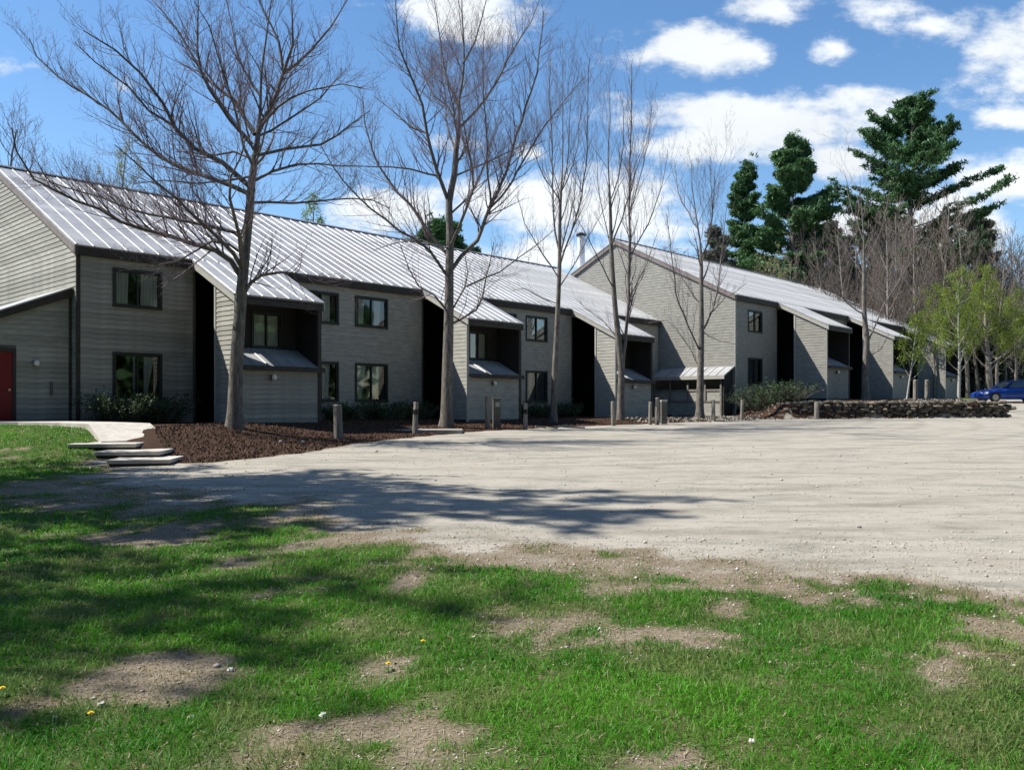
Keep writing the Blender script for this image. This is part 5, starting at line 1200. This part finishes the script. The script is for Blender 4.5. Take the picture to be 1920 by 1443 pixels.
def octas(C, size, rs_, flat=0.6):
    n = len(C); s = size[:, None]; ang = rs_.uniform(0, 6.28, n); c, q = np.cos(ang), np.sin(ang)
    dirs = [(1, 0, 0), (0, 1, 0), (-1, 0, 0), (0, -1, 0), (0, 0, flat), (0, 0, -flat)]; V = []
    for d in dirs:
        j = (0.7+0.6*rs_.rand(n))[:, None]; V.append(C+np.stack([d[0]*c-d[1]*q, d[0]*q+d[1]*c, np.full(n, d[2])], -1)*s*j)
    V = np.stack(V, 1).reshape(-1, 3); b = (np.arange(n)*6)[:, None]
    T_ = np.array([(0, 1, 4), (1, 2, 4), (2, 3, 4), (3, 0, 4), (1, 0, 5), (2, 1, 5), (3, 2, 5), (0, 3, 5)]); return V, (b[:, :, None]+T_[None]).reshape(-1, 3)
def pebbles():
    rs_ = np.random.RandomState(2); CX = []; CY = []; SZ = []
    for reg, n, s, gravel in (((-3.6, 3.6, 2.6, 5.5), 22000, 0.0042, 0), ((-5, 6, 5.5, 9), 22000, 0.006, 0), ((-8, 9, 7.5, 14), 9000, 0.006, 1), ((-8, 14, 13, 22), 4000, 0.009, 1)):
        x, y = scatter(reg, n, rs_); g, v, m = masks(x, y); k = rs_.rand(n) < (1-g)*(1-m)*(0.55 if not gravel else 0.9)
        x, y = x[k], y[k]; CX.append(x); CY.append(y); SZ.append(s*np.exp(rs_.randn(len(x))*0.5))
    x = np.concatenate(CX); y = np.concatenate(CY); s = np.concatenate(SZ); V, Ft = octas(np.stack([x, y, gz(x, y)+s*0.15], -1), s, rs_)
    tag(link('pebbles', np_mesh('pebbles', V, Ft), None, MAT['pebble']), 'loose pebbles strewn over the bare soil and gravel', 'pebbles', kind='stuff')
    n = 90000; x, y = scatter((-9, 8, 17, 38), n, rs_); g, v, m = masks(x, y); k = (m > 0.5) & (rs_.rand(n) < np.clip(24/y-0.3, 0.1, 1)); x, y = x[k], y[k]
    kk = ~((np.abs(x+7.5+0.53*(y-17)) < 0.75) & (y < 21)) & (poly_sd(x, y, [(-8.0,19.6),(-9.1,21.4),(-10.7,22.7),(-12.5,23.8),(-12.8,22.4),(-11.3,21.5),(-10.1,20.4),(-9.3,19.6)]) < 0.05); x, y = x[kk], y[kk]
    V, Fq = quads(np.stack([x, y, gz(x, y)+0.006], -1), 0.038, rs_, 2.6, up=2.0)
    tag(link('mulch_chips', np_mesh('mulch_chips', V, Fq), None, MAT['chips']), 'shredded red-brown bark chips covering the bed', 'mulch', kind='stuff')
    # dead leaves and litter before the stone wall and under the trees
    n = 9000; x, y = scatter((5, 26, 37, 48), n, rs_); d = poly_sd(x, y, MULCH); k = (d > -0.5) & (d < 3.5); x, y = x[k], y[k]
    V, Fq = quads(np.stack([x, y, gz(x, y)+0.02], -1), 0.09, rs_, 1.3); tag(link('leaf_litter', np_mesh('leaf_litter', V, Fq), None, MAT['wood_end']), 'tan dead leaves littering the bed behind the stone wall', 'leaf litter', kind='stuff')
    # broad-leaved weeds and clover in the near lawn
    n = 9000; x, y = scatter((-4.5, 4.5, 2.5, 8.5), n, rs_); g, v, m = masks(x, y); c = fbm(x, y, 1.1, 3); k = (g > 0.25) & (c > 0.50); x, y = x[k], y[k]
    V, Fq = quads(np.stack([x, y, gz(x, y)+0.025+0.015*rs_.rand(len(x))], -1), 0.016, rs_, 1.2, up=0.0)
    tag(link('clover_leaves', np_mesh('clover_leaves', V, Fq), None, MAT['weed']), 'small clover and weed leaves growing among the near grass', 'weeds', kind='stuff')
pebbles()
def straw():
    rs_ = np.random.RandomState(12); X_ = []; Y_ = []; S_2 = []
    for reg, n, sz in (((-3.6, 3.6, 2.6, 5.5), 26000, 0.016), ((-6, 7, 5.5, 9.5), 30000, 0.022), ((-7, 6, 9.5, 13), 12000, 0.03)):
        x, y = scatter(reg, n, rs_); g, v, m = masks(x, y); k = rs_.rand(n) < np.clip(1.15-g, 0, 1)*(1-v)*0.9; X_.append(x[k]); Y_.append(y[k]); S_2.append(np.full(k.sum(), sz))
    x = np.concatenate(X_); y = np.concatenate(Y_); n = len(x); a = rs_.uniform(0, 6.28, n); L = np.concatenate(S_2)*(0.5+rs_.rand(n)); w = L*0.10
    z = gz(x, y)+0.003+0.006*rs_.rand(n); c, q = np.cos(a), np.sin(a); t = rs_.uniform(-.35, .35, n)*L
    V = np.stack([np.stack([x-c*L-q*w, y-q*L+c*w, z-t], -1), np.stack([x-c*L+q*w, y-q*L-c*w, z-t], -1), np.stack([x+c*L+q*w, y+q*L-c*w, z+t], -1), np.stack([x+c*L-q*w, y+q*L+c*w, z+t], -1)], 1).reshape(-1, 3)
    tag(link('dry_straw', np_mesh('dry_straw', V, np.arange(4*n).reshape(-1, 4)), None, MAT['straw']), 'dry grass stalks lying over the thin and bare spots of the lawn', 'straw', kind='stuff')
MAT['straw'] = mat('straw', (0.25, 0.205, 0.135), 0.9, var=0.5, scale=30)
straw()
def dandelion(px, py, label):
    x, y = at_px(px, py); z = gz1(x, y); t = empty('dandelion', (x, y, z), random.uniform(0, 6), label, 'flower', 'dandelions in the lawn'); t.scale = (.72, .72, .8)
    MB().cyl((0, 0, 0), 0.002, 0.002, 0.06, 5).build('stem', MAT['weed'], t)
    h = MB()
    for ring, (r, zz, n) in enumerate(((0.022, 0.060, 14), (0.016, 0.064, 11), (0.009, 0.068, 8))):
        for i in range(n):
            a = 2*math.pi*i/n+ring; w = 0.0035; c, s = math.cos(a), math.sin(a)
            h.add([(-s*w, c*w, zz-0.004), (s*w, -c*w, zz-0.004), (c*r+s*w, s*r-c*w, zz), (c*r-s*w, s*r+c*w, zz)], [(0, 1, 2, 3)])
    h.build('flower_head', MAT['petal'], t)
    for i in range(7):
        a = i*0.9+random.random(); c, s = math.cos(a), math.sin(a); L = random.uniform(0.05, 0.09)
        MB().add([(0, 0, 0.004), (c*L*.5-s*.009, s*L*.5+c*.009, 0.02), (c*L, s*L, 0.012), (c*L*.5+s*.009, s*L*.5-c*.009, 0.02)], [(0, 1, 2, 3)]).build('leaf', MAT['weed'], t)
for a in ((793, 1215, 'dandelion in the middle foreground, upper one of two'), (728, 1258, 'dandelion in the middle foreground, lower one of two'), (170, 1354, 'dandelion in bare soil at the left foreground'), (4, 1306, 'dandelion cut by the left edge of the lawn')): dandelion(*a)
